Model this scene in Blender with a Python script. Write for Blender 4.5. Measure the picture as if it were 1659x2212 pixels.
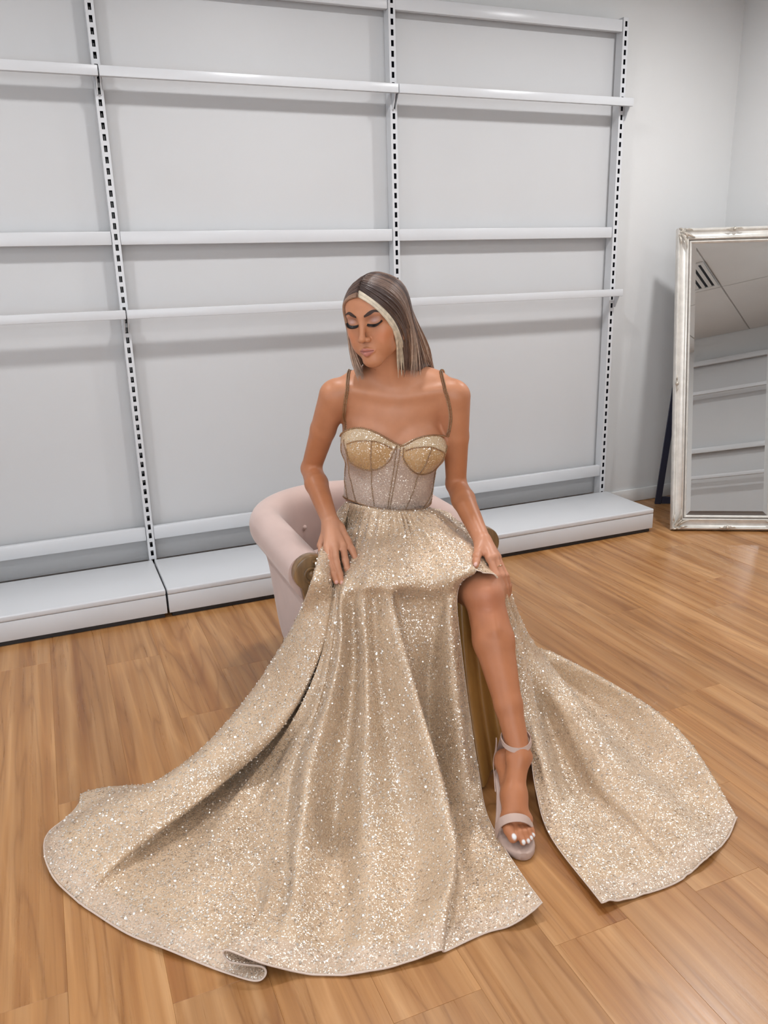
import bpy, bmesh, math, random
import numpy as np
from mathutils import Vector, Matrix

for o in list(bpy.data.objects):
    bpy.data.objects.remove(o, do_unlink=True)
scn = bpy.context.scene
COL = scn.collection
R = math.radians
random.seed(7)
np.random.seed(7)

# ------------------------------------------------------------------ camera
CAM = Vector((-1.5294, -3.5216, 1.3244))
YAW = R(22.2101)
ER = Vector((0.92580, -0.37801, 0)); ED = Vector((0.37801, 0.92580, 0))
cam_r = Vector((0.92243586, -0.3852357, -0.02656181))
cam_u = Vector((0.13424386, 0.25542645, 0.95746327))
cam_f = Vector((0.36206445, 0.88676422, -0.28733005))
cd = bpy.data.cameras.new('camera'); cam = bpy.data.objects.new('camera', cd); COL.objects.link(cam)
cam.matrix_world = Matrix(((cam_r.x, cam_u.x, -cam_f.x, CAM.x), (cam_r.y, cam_u.y, -cam_f.y, CAM.y),
                           (cam_r.z, cam_u.z, -cam_f.z, CAM.z), (0, 0, 0, 1)))
cd.sensor_fit = 'VERTICAL'; cd.sensor_height = 36.0; cd.sensor_width = 27.0
cd.lens = 1755.02 * 36.0 / 2212.0
cd.clip_start = 0.05
scn.camera = cam

# ------------------------------------------------------------------ world, light, exposure
w = bpy.data.worlds.new('world'); scn.world = w; w.use_nodes = True
w.node_tree.nodes['Background'].inputs[0].default_value = (0.75, 0.85, 1.0, 1)
w.node_tree.nodes['Background'].inputs[1].default_value = 0.6
w.cycles.sampling_method = 'NONE'
vs = scn.view_settings
vs.view_transform = 'Standard'; vs.look = 'None'; vs.gamma = 1.0; vs.use_curve_mapping = False
vs.exposure = 0.52
scn.cycles.max_bounces = 4
scn.cycles.diffuse_bounces = 2
scn.cycles.glossy_bounces = 2
scn.cycles.sample_clamp_indirect = 6.0
scn.cycles.adaptive_threshold = 0.06
scn.cycles.adaptive_min_samples = 12

LAMP_SPOTS = [(1.2, -1.15), (-0.45, -1.15), (-2.1, -1.15), (1.62, -3.1), (-0.45, -3.1), (-2.1, -3.1)]
LAMP_W = {(1.2, -1.15): 14.5, (-0.45, -1.15): 11.0, (-2.1, -1.15): 8.5, (1.62, -3.1): 7.5, (-0.45, -3.1): 4.5, (-2.1, -3.1): 3.0}
CEIL = 2.7

# shop window daylight on the left, just inside the glass of the window built below
wl = bpy.data.lights.new('window_light', 'AREA'); wl.shape = 'RECTANGLE'; wl.size = 2.6; wl.size_y = 1.9
wl.energy = 5.5; wl.color = (0.96, 0.985, 1.0)
wlo = bpy.data.objects.new('window_light', wl); COL.objects.link(wlo)
wlo.location = (-3.12, -2.5, 1.35); wlo.rotation_euler = (0, R(-90), 0)

wf = bpy.data.lights.new('added_fill_front', 'AREA'); wf.shape = 'RECTANGLE'; wf.size = 2.2; wf.size_y = 1.9  # added soft frontal fill behind the camera, no known source there
wf.energy = 22; wf.color = (0.97, 0.99, 1.0)
wfo = bpy.data.objects.new('added_fill_front', wf); COL.objects.link(wfo)
wfo.location = (-1.95, -4.60, 1.45); wfo.rotation_euler = (R(90), 0, 0)

# ------------------------------------------------------------------ helpers
def tag(o, label=None, cat=None, group=None, kind=None):
    if label: o['label'] = label
    if cat: o['category'] = cat
    if group: o['group'] = group
    if kind: o['kind'] = kind
    return o

def empty(name, loc=(0, 0, 0), label=None, cat=None, group=None, kind=None):
    o = bpy.data.objects.new(name, None); COL.objects.link(o); o.location = loc
    o.empty_display_size = 0.05
    return tag(o, label, cat, group, kind)

def addobj(name, me, parent=None):
    o = bpy.data.objects.new(name, me); COL.objects.link(o)
    if parent:
        o.parent = parent
        o.matrix_parent_inverse = Matrix.Translation(-Vector(parent.location)) if parent.type == 'EMPTY' and parent.rotation_euler.z == 0 else parent.matrix_basis.inverted()
    return o

class MB:
    """collects geometry in world coordinates for one mesh object"""
    def __init__(s): s.v = []; s.f = []; s.m = []
    def add(s, verts, faces, mi=0):
        n = len(s.v); s.v += [tuple(p) for p in verts]
        s.f += [tuple(i + n for i in f) for f in faces]; s.m += [mi] * len(faces)
    def box(s, a, b, mi=0):
        x0, y0, z0 = a; x1, y1, z1 = b
        s.add([(x0, y0, z0), (x1, y0, z0), (x1, y1, z0), (x0, y1, z0), (x0, y0, z1), (x1, y0, z1), (x1, y1, z1), (x0, y1, z1)],
              [(0, 3, 2, 1), (4, 5, 6, 7), (0, 1, 5, 4), (1, 2, 6, 5), (2, 3, 7, 6), (3, 0, 4, 7)], mi)
    def grid(s, P, mi=0, closeu=False, closev=False):
        P = np.asarray(P, float); nu, nv = P.shape[:2]; n = len(s.v)
        s.v += [tuple(p) for p in P.reshape(-1, 3)]
        for i in range(nu if closeu else nu - 1):
            for j in range(nv if closev else nv - 1):
                a, b = n + i * nv + j, n + ((i + 1) % nu) * nv + j
                c, d = n + ((i + 1) % nu) * nv + (j + 1) % nv, n + i * nv + (j + 1) % nv
                s.f.append((a, b, c, d)); s.m.append(mi)
    def tube(s, path, rad, sides=8, cap=True, mi=0, flat=1.0, up=None):
        path = np.asarray(path, float); n = len(path)
        rad = np.broadcast_to(np.asarray(rad, float), (n,))
        T = np.gradient(path, axis=0); T /= np.linalg.norm(T, axis=1)[:, None] + 1e-12
        u = np.array(up if up is not None else (0.13, 0.31, 0.94)); rings = []
        for i in range(n):
            a = u - T[i] * (u @ T[i]); a /= np.linalg.norm(a) + 1e-12
            b = np.cross(T[i], a)
            th = np.arange(sides) * 2 * math.pi / sides
            rings.append(path[i] + rad[i] * (np.cos(th)[:, None] * b + np.sin(th)[:, None] * a * flat))
            if up is None: u = a
        n0 = len(s.v); s.grid(rings, mi, closev=True)
        if cap:
            s.f.append(tuple(n0 + i for i in range(sides))[::-1]); s.m.append(mi)
            e = n0 + (n - 1) * sides; s.f.append(tuple(e + i for i in range(sides))); s.m.append(mi)
    def ball(s, c, r, seg=6, rings=4, mi=0):
        c = np.asarray(c, float); r = np.broadcast_to(np.asarray(r, float), (3,)); P = []
        for i in range(rings + 1):
            ph = math.pi * i / rings
            for j in range(seg):
                t = 2 * math.pi * j / seg
                P.append(c + r * np.array([math.sin(ph) * math.cos(t), math.sin(ph) * math.sin(t), math.cos(ph)]))
        s.grid(np.array(P).reshape(rings + 1, seg, 3), mi, closev=True)
    def build(s, name, mats, parent=None, smooth=False, bevel=0, seg=2, angle=35):
        me = bpy.data.meshes.new(name); me.from_pydata(s.v, [], s.f)
        mats = mats if isinstance(mats, (list, tuple)) else [mats]
        for m in mats: me.materials.append(m)
        if len(mats) > 1: me.polygons.foreach_set('material_index', s.m)
        bm = bmesh.new(); bm.from_mesh(me)
        if smooth or bevel: bmesh.ops.remove_doubles(bm, verts=bm.verts, dist=1e-6)
        bmesh.ops.recalc_face_normals(bm, faces=bm.faces)
        if bevel:
            es = [e for e in bm.edges if len(e.link_faces) == 2 and e.calc_face_angle(0) > R(40)]
            bmesh.ops.bevel(bm, geom=es, offset=bevel, segments=seg, profile=0.5, affect='EDGES', clamp_overlap=True)
        bm.to_mesh(me); bm.free()
        if smooth or bevel:
            me.polygons.foreach_set('use_smooth', [True] * len(me.polygons))
            me.set_sharp_from_angle(angle=R(angle))
        me.update()
        return addobj(name, me, parent)

def boxobj(name, a, b, mat, parent=None, bevel=0.0, seg=2):
    m = MB(); m.box(a, b); return m.build(name, mat, parent, bevel=bevel, seg=seg)

# ------------------------------------------------------------------ materials
def newmat(name):
    m = bpy.data.materials.new(name); m.use_nodes = True
    nt = m.node_tree; return m, nt, nt.nodes['Principled BSDF']

def nd(nt, typ, **kw):
    n = nt.nodes.new(typ)
    for k, v in kw.items():
        if k.startswith('_'): setattr(n, k[1:], v)
        else: n.inputs[k.replace('__', ' ')].default_value = v
    return n

def ramp(nt, fac, stops):
    r = nt.nodes.new('ShaderNodeValToRGB'); e = r.color_ramp.elements
    while len(e) < len(stops): e.new(0.5)
    for i, (p, c) in enumerate(stops):
        e[i].position = p; e[i].color = (*c, 1) if len(c) == 3 else c
    nt.links.new(fac, r.inputs[0]); return r.outputs[0]

def paint(name, col, rough=0.5, var=0.03, scale=6, bump=0.0, bscale=200, spec=0.5, metal=0.0, coat=0.0):
    m, nt, b = newmat(name)
    tc = nd(nt, 'ShaderNodeTexCoord'); n = nd(nt, 'ShaderNodeTexNoise', Scale=scale, Detail=4.0)
    nt.links.new(tc.outputs['Object'], n.inputs['Vector'])
    c0 = [max(0, c * (1 - var)) for c in col]; c1 = [min(1, c * (1 + var)) for c in col]
    nt.links.new(ramp(nt, n.outputs['Fac'], [(0.3, c0), (0.7, c1)]), b.inputs['Base Color'])
    b.inputs['Roughness'].default_value = rough; b.inputs['Metallic'].default_value = metal
    b.inputs['Specular IOR Level'].default_value = spec; b.inputs['Coat Weight'].default_value = coat
    if bump:
        n2 = nd(nt, 'ShaderNodeTexNoise', Scale=bscale, Detail=3.0); nt.links.new(tc.outputs['Object'], n2.inputs['Vector'])
        bp = nd(nt, 'ShaderNodeBump', Strength=bump, Distance=0.002); nt.links.new(n2.outputs['Fac'], bp.inputs['Height'])
        nt.links.new(bp.outputs[0], b.inputs['Normal'])
    return m

M = {}
M['wall'] = paint('wall_paint', (0.79, 0.79, 0.785), 0.75, 0.015, 2.0, 0.08, 350, 0.25)
M['ceiling'] = paint('ceiling_tile', (0.82, 0.82, 0.81), 0.85, 0.02, 3, 0.1, 300, 0.2)
M['shelf'] = paint('shelf_enamel', (0.68, 0.69, 0.71), 0.28, 0.01, 3)
M['panel'] = paint('panel_enamel', (0.62, 0.622, 0.63), 0.5, 0.012, 2.5)
M['dark'] = paint('dark_cavity', (0.008, 0.012, 0.02), 0.6)  # near-black, also stands in for deep shade inside the uprights
M['kick'] = paint('kick_rubber', (0.02, 0.02, 0.022), 0.5)
M['trim'] = paint('trim_gloss', (0.82, 0.82, 0.81), 0.35)

def wood_floor():
    m, nt, b = newmat('timber_plank'); L = nt.links.new
    tc = nd(nt, 'ShaderNodeTexCoord'); oi = nd(nt, 'ShaderNodeObjectInfo')
    off = nd(nt, 'ShaderNodeVectorMath', _operation='SCALE'); off.inputs[0].default_value = (37.0, 91.0, 13.0)
    L(oi.outputs['Random'], off.inputs['Scale'])
    ad = nd(nt, 'ShaderNodeVectorMath', _operation='ADD'); L(tc.outputs['Object'], ad.inputs[0]); L(off.outputs[0], ad.inputs[1])
    mp = nd(nt, 'ShaderNodeMapping'); mp.inputs['Scale'].default_value = (7.5, 0.75, 1.0); L(ad.outputs[0], mp.inputs['Vector'])
    # cathedral figure: contours of a stretched noise
    n1 = nd(nt, 'ShaderNodeTexNoise', Scale=1.0, Detail=2.0, Roughness=0.45, Distortion=0.35); L(mp.outputs[0], n1.inputs['Vector'])
    mu = nd(nt, 'ShaderNodeMath', _operation='MULTIPLY'); mu.inputs[1].default_value = 11.0; L(n1.outputs['Fac'], mu.inputs[0])
    fr = nd(nt, 'ShaderNodeMath', _operation='PINGPONG'); fr.inputs[1].default_value = 1.0; L(mu.outputs[0], fr.inputs[0])
    # fine fibres
    mp2 = nd(nt, 'ShaderNodeMapping'); mp2.inputs['Scale'].default_value = (95.0, 2.2, 1.0); L(ad.outputs[0], mp2.inputs['Vector'])
    n2 = nd(nt, 'ShaderNodeTexNoise', Scale=1.0, Detail=5.0, Roughness=0.65); L(mp2.outputs[0], n2.inputs['Vector'])
    # broad streaks
    mp3 = nd(nt, 'ShaderNodeMapping'); mp3.inputs['Scale'].default_value = (22.0, 0.55, 1.0); L(ad.outputs[0], mp3.inputs['Vector'])
    n3 = nd(nt, 'ShaderNodeTexNoise', Scale=1.0, Detail=3.0, Roughness=0.6); L(mp3.outputs[0], n3.inputs['Vector'])
    base = ramp(nt, n3.outputs['Fac'], [(0.26, (0.315, 0.124, 0.036)), (0.48, (0.435, 0.205, 0.071)), (0.70, (0.54, 0.290, 0.125))])
    fig = ramp(nt, fr.outputs[0], [(0.0, (0.74, 0.68, 0.62)), (0.18, (0.94, 0.92, 0.9)), (0.75, (1.03, 1.03, 1.03)), (1.0, (1.15, 1.17, 1.2))])
    m1 = nd(nt, 'ShaderNodeMix', _data_type='RGBA', _blend_type='MULTIPLY'); m1.inputs['Factor'].default_value = 0.85
    L(base, m1.inputs[6]); L(fig, m1.inputs[7])
    fib = ramp(nt, n2.outputs['Fac'], [(0.25, (0.74, 0.69, 0.64)), (0.5, (0.98, 0.98, 0.98)), (0.8, (1.06, 1.06, 1.06))])
    m2 = nd(nt, 'ShaderNodeMix', _data_type='RGBA', _blend_type='MULTIPLY'); m2.inputs['Factor'].default_value = 0.8
    L(m1.outputs[2], m2.inputs[6]); L(fib, m2.inputs[7])
    # knots
    vo = nd(nt, 'ShaderNodeTexVoronoi', Scale=1.0); mp4 = nd(nt, 'ShaderNodeMapping'); mp4.inputs['Scale'].default_value = (2.6, 1.3, 1.0)
    L(ad.outputs[0], mp4.inputs['Vector']); L(mp4.outputs[0], vo.inputs['Vector'])
    kn = ramp(nt, vo.outputs['Distance'], [(0.0, (0.10, 0.07, 0.05)), (0.012, (0.12, 0.08, 0.06)), (0.03, (0.8, 0.75, 0.7)), (0.06, (1, 1, 1))])
    m3 = nd(nt, 'ShaderNodeMix', _data_type='RGBA', _blend_type='MULTIPLY'); m3.inputs['Factor'].default_value = 0.9
    L(m2.outputs[2], m3.inputs[6]); L(kn, m3.inputs[7])
    # plank to plank tone
    tone = ramp(nt, oi.outputs['Random'], [(0.0, (0.91, 0.90, 0.89)), (0.5, (1.0, 1.0, 1.0)), (1.0, (1.09, 1.09, 1.08))])
    m4 = nd(nt, 'ShaderNodeMix', _data_type='RGBA', _blend_type='MULTIPLY'); m4.inputs['Factor'].default_value = 1.0
    L(m3.outputs[2], m4.inputs[6]); L(tone, m4.inputs[7])
    L(m4.outputs[2], b.inputs['Base Color'])
    rr = ramp(nt, n2.outputs['Fac'], [(0.2, (0.24,) * 3), (0.8, (0.36,) * 3)]); L(rr, b.inputs['Roughness'])
    b.inputs['Specular IOR Level'].default_value = 0.55
    bp = nd(nt, 'ShaderNodeBump', Strength=0.10, Distance=0.002); L(n2.outputs['Fac'], bp.inputs['Height']); L(bp.outputs[0], b.inputs['Normal'])
    return m
M['plank'] = wood_floor()

# ------------------------------------------------------------------ room shell
X0, X1, Y0, Y1 = -3.2, 2.01, -4.68, 0.10
fl = boxobj('floor', (X0 - .1, Y0 - .1, -0.08), (X1 + .1, Y1 + .1, -0.012), M['dark']); tag(fl, kind='structure')
PW, PL = 0.183, 1.52
joints = {-1: -2.42, -3: -2.449, -7: -2.128, 2: -2.15, 3: -1.80, 4: -1.74, -2: -1.55, 0: -1.28, 1: -0.9, -4: -1.2, -5: -0.72, -6: -1.5, -8: -1.32}
k0, k1 = math.floor((X0 + .551) / PW), math.ceil((X1 + .551) / PW)
pm_cache = {}
rp = random.Random(3)
for k in range(k0, k1 + 1):
    xa = -0.551 + PW * k
    xb = min(xa + PW, X1); xs = max(xa, X0)
    if xb - xs < 0.01: continue
    yj = joints.get(k, -rp.uniform(0.2, 1.6))
    ys = yj - PL * math.ceil((yj - Y0) / PL)
    while ys < Y1 - 0.005:
        ya, yb = max(ys, Y0), min(ys + PL, Y1)
        if yb - ya > 0.01:
            key = (round(xb - xs, 4), round(yb - ya, 4))
            if key not in pm_cache:
                mb = MB(); hx, hy = (xb - xs) / 2 - 0.00005, (yb - ya) / 2 - 0.00005
                mb.box((-hx, -hy, -0.012), (hx, hy, 0.0))
                o = mb.build('plank', M['plank'], bevel=0.0005, seg=1)
                pm_cache[key] = o.data
            else:
                o = bpy.data.objects.new('plank', pm_cache[key]); COL.objects.link(o)
            o.location = ((xs + xb) / 2, (ya + yb) / 2, 0)
            o.parent = fl
        ys += PL

def wall(name, a, b): return tag(boxobj(name, a, b, M['wall']), kind='structure')
wall('wall_back', (X0 - .1, Y1, -0.012), (X1 + .1, Y1 + .1, CEIL + .02))
wall('wall_right', (X1, Y0, -0.012), (X1 + .1, Y1, CEIL + .02))
wf_ = MB()
wf_.box((X0 - .1, Y0 - .1, -0.012), (-3.1, Y0, CEIL + .02)); wf_.box((-.8, Y0 - .1, -0.012), (X1 + .1, Y0, CEIL + .02))
wf_.box((-3.1, Y0 - .1, -0.012), (-.8, Y0, .45)); wf_.box((-3.1, Y0 - .1, 2.45), (-.8, Y0, CEIL + .02))
tag(wf_.build('wall_front', M['wall']), kind='structure')
wl_ = MB()
wl_.box((X0 - .1, Y0, -0.012), (X0, -3.85, CEIL + .02)); wl_.box((X0 - .1, -1.15, -0.012), (X0, Y1, CEIL + .02))
wl_.box((X0 - .1, -3.85, -0.012), (X0, -1.15, .35)); wl_.box((X0 - .1, -3.85, 2.35), (X0, -1.15, CEIL + .02))
tag(wl_.build('wall_left', M['wall']), kind='structure')
def skirting(name, a, b):
    o = boxobj(name, a, b, M['trim'], bevel=0.004); tag(o, kind='structure')
skirting('baseboard_back', (1.235, Y1 - 0.014, 0.0005), (X1 - .0145, Y1 - .0005, 0.075))
skirting('baseboard_right', (X1 - 0.014, Y0 + .02, 0.0005), (X1 - .0005, Y1 - .0005, 0.075))
# shop window in the left wall
m_gl, nt_, b_ = newmat('window_glass'); b_.inputs['Transmission Weight'].default_value = 1.0; b_.inputs['Roughness'].default_value = 0.0
b_.inputs['Base Color'].default_value = (0.95, 0.98, 1, 1); b_.inputs['IOR'].default_value = 1.02
wn = empty('window_1', (X0 - .05, -2.5, .35), kind='structure')
fm = MB()
fm.box((X0 - .08, -3.85, .35), (X0 - .02, -3.79, 2.35)); fm.box((X0 - .08, -1.21, .35), (X0 - .02, -1.15, 2.35)); fm.box((X0 - .08, -2.53, .41), (X0 - .02, -2.47, 2.29))
fm.box((X0 - .08, -3.79, .35), (X0 - .02, -1.21, .41)); fm.box((X0 - .08, -3.79, 2.29), (X0 - .02, -1.21, 2.35))
fm.build('window_frame', M['trim'], wn)
for ya, yb in ((-3.79, -2.53), (-2.47, -1.21)):
    boxobj('pane', (X0 - .055, ya, .41), (X0 - .049, yb, 2.29), m_gl, wn)

wn = empty('added_fill_window', (-1.95, Y0 - .05, .45), kind='structure')  # invented window around the added front fill light
fm = MB()
fm.box((-3.1, Y0 - .08, .45), (-3.04, Y0 - .02, 2.45)); fm.box((-.86, Y0 - .08, .45), (-.8, Y0 - .02, 2.45)); fm.box((-1.98, Y0 - .08, .51), (-1.92, Y0 - .02, 2.39))
fm.box((-3.04, Y0 - .08, .45), (-.86, Y0 - .02, .51)); fm.box((-3.04, Y0 - .08, 2.39), (-.86, Y0 - .02, 2.45))
fm.build('window_frame', M['trim'], wn)
for xa, xb in ((-3.04, -1.98), (-1.92, -.86)):
    boxobj('pane', (xa, Y0 - .055, .51), (xb, Y0 - .049, 2.39), m_gl, wn)

# ceiling: slab, lay-in tiles, air vent, downlights
ce = boxobj('ceiling', (X0 - .1, Y0 - .1, CEIL + .02), (X1 + .1, Y1 + .1, CEIL + .1), M['ceiling']); tag(ce, kind='structure')
tx = [X1]; x = 0.93
while x > X0: tx.append(x); x -= 1.2
tx.append(X0); tx = sorted(set(tx)); ty = [Y0, -3.55, -2.35, -1.15 - .35, -0.3, Y1]
for i in range(len(tx) - 1):
    for j in range(len(ty) - 1):
        boxobj('ceiling_tile', (tx[i] + .006, ty[j] + .006, CEIL), (tx[i + 1] - .006, ty[j + 1] - .006, CEIL + .019), M['ceiling'], ce, bevel=0.003, seg=1)
gm = MB()
for x in tx[1:-1]: gm.box((x - .006, Y0, CEIL + .004), (x + .006, Y1, CEIL + .0195))
for y in ty[1:-1]: gm.box((X0, y - .006, CEIL + .0041), (X1, y + .006, CEIL + .0194))
gm.build('ceiling_grid', paint('grid_grey', (0.45, 0.45, 0.44), 0.6), ce)

vt = empty('ceiling_vent', (0.65, -3.2, CEIL - .012), 'square white ceiling air vent with dark slots seen in the mirror', 'vent')
vm = MB()
for a, b in (((.40, -3.5), (.92, -3.47)), ((.40, -3.0), (.92, -2.97)), ((.40, -3.47), (.43, -3.0)), ((.89, -3.47), (.92, -3.0))):
    vm.box((a[0], a[1], CEIL - .012), (b[0], b[1], CEIL - .0005))
vm.build('frame', M['trim'], vt, bevel=.002, seg=1)
boxobj('backing', (.43, -3.47, CEIL - .003), (.89, -3.0, CEIL - .0005), M['dark'], vt)
for i in range(8):
    xx = .452 + i * .055
    mb = MB(); mb.add([(xx, -3.469, CEIL - .012), (xx + .028, -3.469, CEIL - .004), (xx + .028, -3.001, CEIL - .004), (xx, -3.001, CEIL - .012),
                       (xx, -3.469, CEIL - .0095), (xx + .028, -3.469, CEIL - .0015), (xx + .028, -3.001, CEIL - .0015), (xx, -3.001, CEIL - .0095)],
                      [(0, 3, 2, 1), (4, 5, 6, 7), (0, 1, 5, 4), (1, 2, 6, 5), (2, 3, 7, 6), (3, 0, 4, 7)])
    mb.build('slat', M['trim'], vt)

m_em, nt_, b_ = newmat('lamp_lens')
b_.inputs['Emission Color'].default_value = (1, .95, .88, 1); b_.inputs['Emission Strength'].default_value = 6.0
spots_where = {(1.2, -1.15): 'near the right wall above the mirror', (-0.45, -1.15): 'above the chair in front of the shelving', (-2.1, -1.15): 'above the left shelving bay',
               (1.62, -3.1): 'beside the ceiling vent', (-0.45, -3.1): 'behind the ceiling vent mid room', (-2.1, -3.1): 'nearest the shop window'}
for (x, y) in LAMP_SPOTS:
    t = empty('downlight', (x, y, CEIL), 'round white recessed downlight ' + spots_where[(x, y)], 'light', 'ceiling downlights')
    mb = MB(); a = np.linspace(0, 2 * math.pi, 33)[:-1]
    ring = [[(x + rr * math.cos(q), y + rr * math.sin(q), z) for q in a] for rr, z in ((.125, CEIL - .001), (.125, CEIL - .008), (.11, CEIL - .012), (.098, CEIL - .006))]
    mb.grid(ring, closev=True); mb.build('trim_ring', M['trim'], t, smooth=True)
    mb = MB(); mb.add([(x + .1 * math.cos(q), y + .1 * math.sin(q), CEIL - .006) for q in a], [tuple(range(32))[::-1]]); mb.build('lens', m_em, t)
    ld = bpy.data.lights.new('lamp', 'AREA'); ld.shape = 'DISK'; ld.size = 0.19; ld.energy = LAMP_W[(x, y)]; ld.color = (0.985, 0.99, 1.0); ld.spread = R(172)
    lo = bpy.data.objects.new('lamp', ld); COL.objects.link(lo); lo.location = (0, 0, -.014); lo.parent = t

# ------------------------------------------------------------------ slotted wall shelving
SP, SW, SH = 0.04, 0.012, 0.0232
ZT = 2.852 * 0.8                       # height of slot 0's top edge
def upright(xc):
    mb = MB(); hw = 0.0155; yb = 0.05; top = 2.418; bot = 0.004
    slots = [ZT - SP * k for k in range(-3, 56)]
    for (y, t) in ((0.0, 0.0016), (yb, 0.0016)):
        zs = top; outer = []
        for zt in slots:
            mb.add([(-hw, y, zt), (hw, y, zt), (hw, y, zs), (-hw, y, zs)], [(0, 1, 2, 3)])
            mb.add([(-hw, y, zt - SH), (-SW / 2, y, zt - SH), (-SW / 2, y, zt), (-hw, y, zt)], [(0, 1, 2, 3)])
            mb.add([(SW / 2, y, zt - SH), (hw, y, zt - SH), (hw, y, zt), (SW / 2, y, zt)], [(0, 1, 2, 3)])
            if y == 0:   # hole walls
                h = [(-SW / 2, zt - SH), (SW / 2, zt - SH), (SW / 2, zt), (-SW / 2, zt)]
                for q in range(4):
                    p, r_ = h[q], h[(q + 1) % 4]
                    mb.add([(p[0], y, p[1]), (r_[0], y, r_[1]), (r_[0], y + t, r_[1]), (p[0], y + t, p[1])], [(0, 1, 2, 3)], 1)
            zs = zt - SH
        mb.add([(-hw, y, bot), (hw, y, bot), (hw, y, zs), (-hw, y, zs)], [(0, 1, 2, 3)])
    for sx in (-hw, hw):
        mb.add([(sx, 0, bot), (sx, yb, bot), (sx, yb, top), (sx, 0, top)], [(0, 1, 2, 3)])
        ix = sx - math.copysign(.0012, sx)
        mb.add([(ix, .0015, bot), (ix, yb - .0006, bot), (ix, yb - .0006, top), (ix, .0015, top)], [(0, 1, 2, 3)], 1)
    # near-black faces painting in the deep shade inside, just behind the front plate and in front of the back plate, between the slots
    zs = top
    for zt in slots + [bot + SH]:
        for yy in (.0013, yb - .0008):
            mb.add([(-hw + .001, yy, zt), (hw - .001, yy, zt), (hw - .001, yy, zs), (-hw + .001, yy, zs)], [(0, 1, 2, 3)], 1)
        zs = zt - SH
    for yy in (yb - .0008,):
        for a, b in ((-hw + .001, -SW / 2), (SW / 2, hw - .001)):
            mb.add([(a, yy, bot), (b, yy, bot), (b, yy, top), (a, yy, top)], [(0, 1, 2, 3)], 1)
    mb.add([(-hw, 0, top), (hw, 0, top), (hw, yb, top), (-hw, yb, top)], [(0, 1, 2, 3)])
    return mb
def build_frame(label):
    fr = empty('wall_shelving_frame', (0, 0.03, 0), label, 'shelving')
    me = None
    for xc in UPX:
        if me is None:
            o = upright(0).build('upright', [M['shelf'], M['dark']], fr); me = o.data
        else:
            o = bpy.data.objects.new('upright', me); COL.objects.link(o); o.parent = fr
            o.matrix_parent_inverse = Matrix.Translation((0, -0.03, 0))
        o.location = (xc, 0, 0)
    for i in range(len(UPX) - 1):
        a, b = UPX[i] + .0165, UPX[i + 1] - .0165
        boxobj('back_panel', (a - .012, .062, .10), (b + .012, .074, 2.40), M['panel'], fr, bevel=.002, seg=1)
        for z0, z1 in ((2.357, 2.408), (1.440, 1.491), (0.209, 0.268)):
            boxobj('crossbar', (a, .004, z0), (b, .030, z1), M['shelf'], fr, bevel=.003)
    return fr
UPX = [-2.395, -1.1995, 0.0057, 1.2026]
frame1 = build_frame('white slotted wall shelving frame with back panels behind the chair')
def child_tree(o):
    return [c for c in bpy.data.objects if c.parent == o]
frame2 = frame1.copy(); COL.objects.link(frame2)
frame2.location = (1.3, Y0 + .105, 0); frame2.rotation_euler = (0, 0, math.pi)
frame2['label'] = 'white wall shelving frame on the far wall, seen in the mirror'
def lx(c): return c.location.x + sum(q[0] for q in c.bound_box) / 8
for c in child_tree(frame1):
    if lx(c) < -.05: continue
    d = c.copy(); COL.objects.link(d); d.parent = frame2; d.matrix_parent_inverse = c.matrix_parent_inverse
# base plinths
bay_names = ['left', 'middle', 'right']
for i in range(3):
    a, b = UPX[i] + .003, UPX[i + 1] - .003
    if i == 2: b = 1.223
    t = empty('base_shelf', ((a + b) / 2, -.2, 0), 'long white base shelf of the %s bay, standing on a black kick' % bay_names[i], 'shelf', 'base shelves along the shelving')
    mb = MB(); mb.box((a, -.398, .098), (b, -.012, .1225)); mb.build('top_board', M['shelf'], t, bevel=.006, seg=3)
    mb = MB(); mb.box((a + .001, -.396, .020), (b - .001, -.378, .0975)); mb.build('front_panel', M['shelf'], t, bevel=.002)
    for xx in (a + .002, b - .020): boxobj('side_panel', (xx, -.3775, .020), (xx + .018, -.014, .0975), M['shelf'], t)
    boxobj('kick_board', (a + .012, -.385, .0005), (b - .012, -.03, .0198), M['kick'], t)
# clip-on hang rails
for r_, (z0, z1) in enumerate(((2.030, 2.066), (1.157, 1.192))):
    for i in range(3):
        a, b = UPX[i] + .002, UPX[i + 1] - .002
        if i == 2: b = 1.222
        t = empty('hang_rail', ((a + b) / 2, -.045, z0), 'white flat hang rail clipped across the %s bay, %s row' % (bay_names[i], ('upper', 'lower')[r_]), 'rail', 'hang rails on the shelving')
        boxobj('bar', (a, -.062, z0), (b, -.040, z1), M['shelf'], t, bevel=.0025)
        for x in (a + .004, b - .0055):
            mb = MB(); th = .0016
            prof = [(-.0395, z0), (-.0395, z1 - .004), (-.001, z1 - .004), (-.001, z0 - .055), (-.012, z0 - .055)]
            n = len(prof); P = [(x - th, y, z) for y, z in prof] + [(x + th, y, z) for y, z in prof]
            mb.add(P, [tuple(range(n)), tuple(range(2 * n - 1, n - 1, -1))] + [(q, (q + 1) % n, n + (q + 1) % n, n + q) for q in range(n)])
            mb.build('bracket', M['shelf'], t)

for z0, nm in ((2.030, 'upper'), (1.157, 'lower')):
    t = empty('hang_rail', (.70, Y0 + .15, z0), 'white flat hang rail on the far wall, %s one seen in the mirror' % nm, 'rail', 'hang rails on the shelving')
    boxobj('bar', (.1, Y0 + .175, z0), (1.29, Y0 + .197, z0 + .036), M['shelf'], t, bevel=.0025)
    for x in (.104, 1.286): boxobj('bracket', (x - .0016, Y0 + .136, z0), (x + .0016, Y0 + .1745, z0 + .03), M['shelf'], t)
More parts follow.
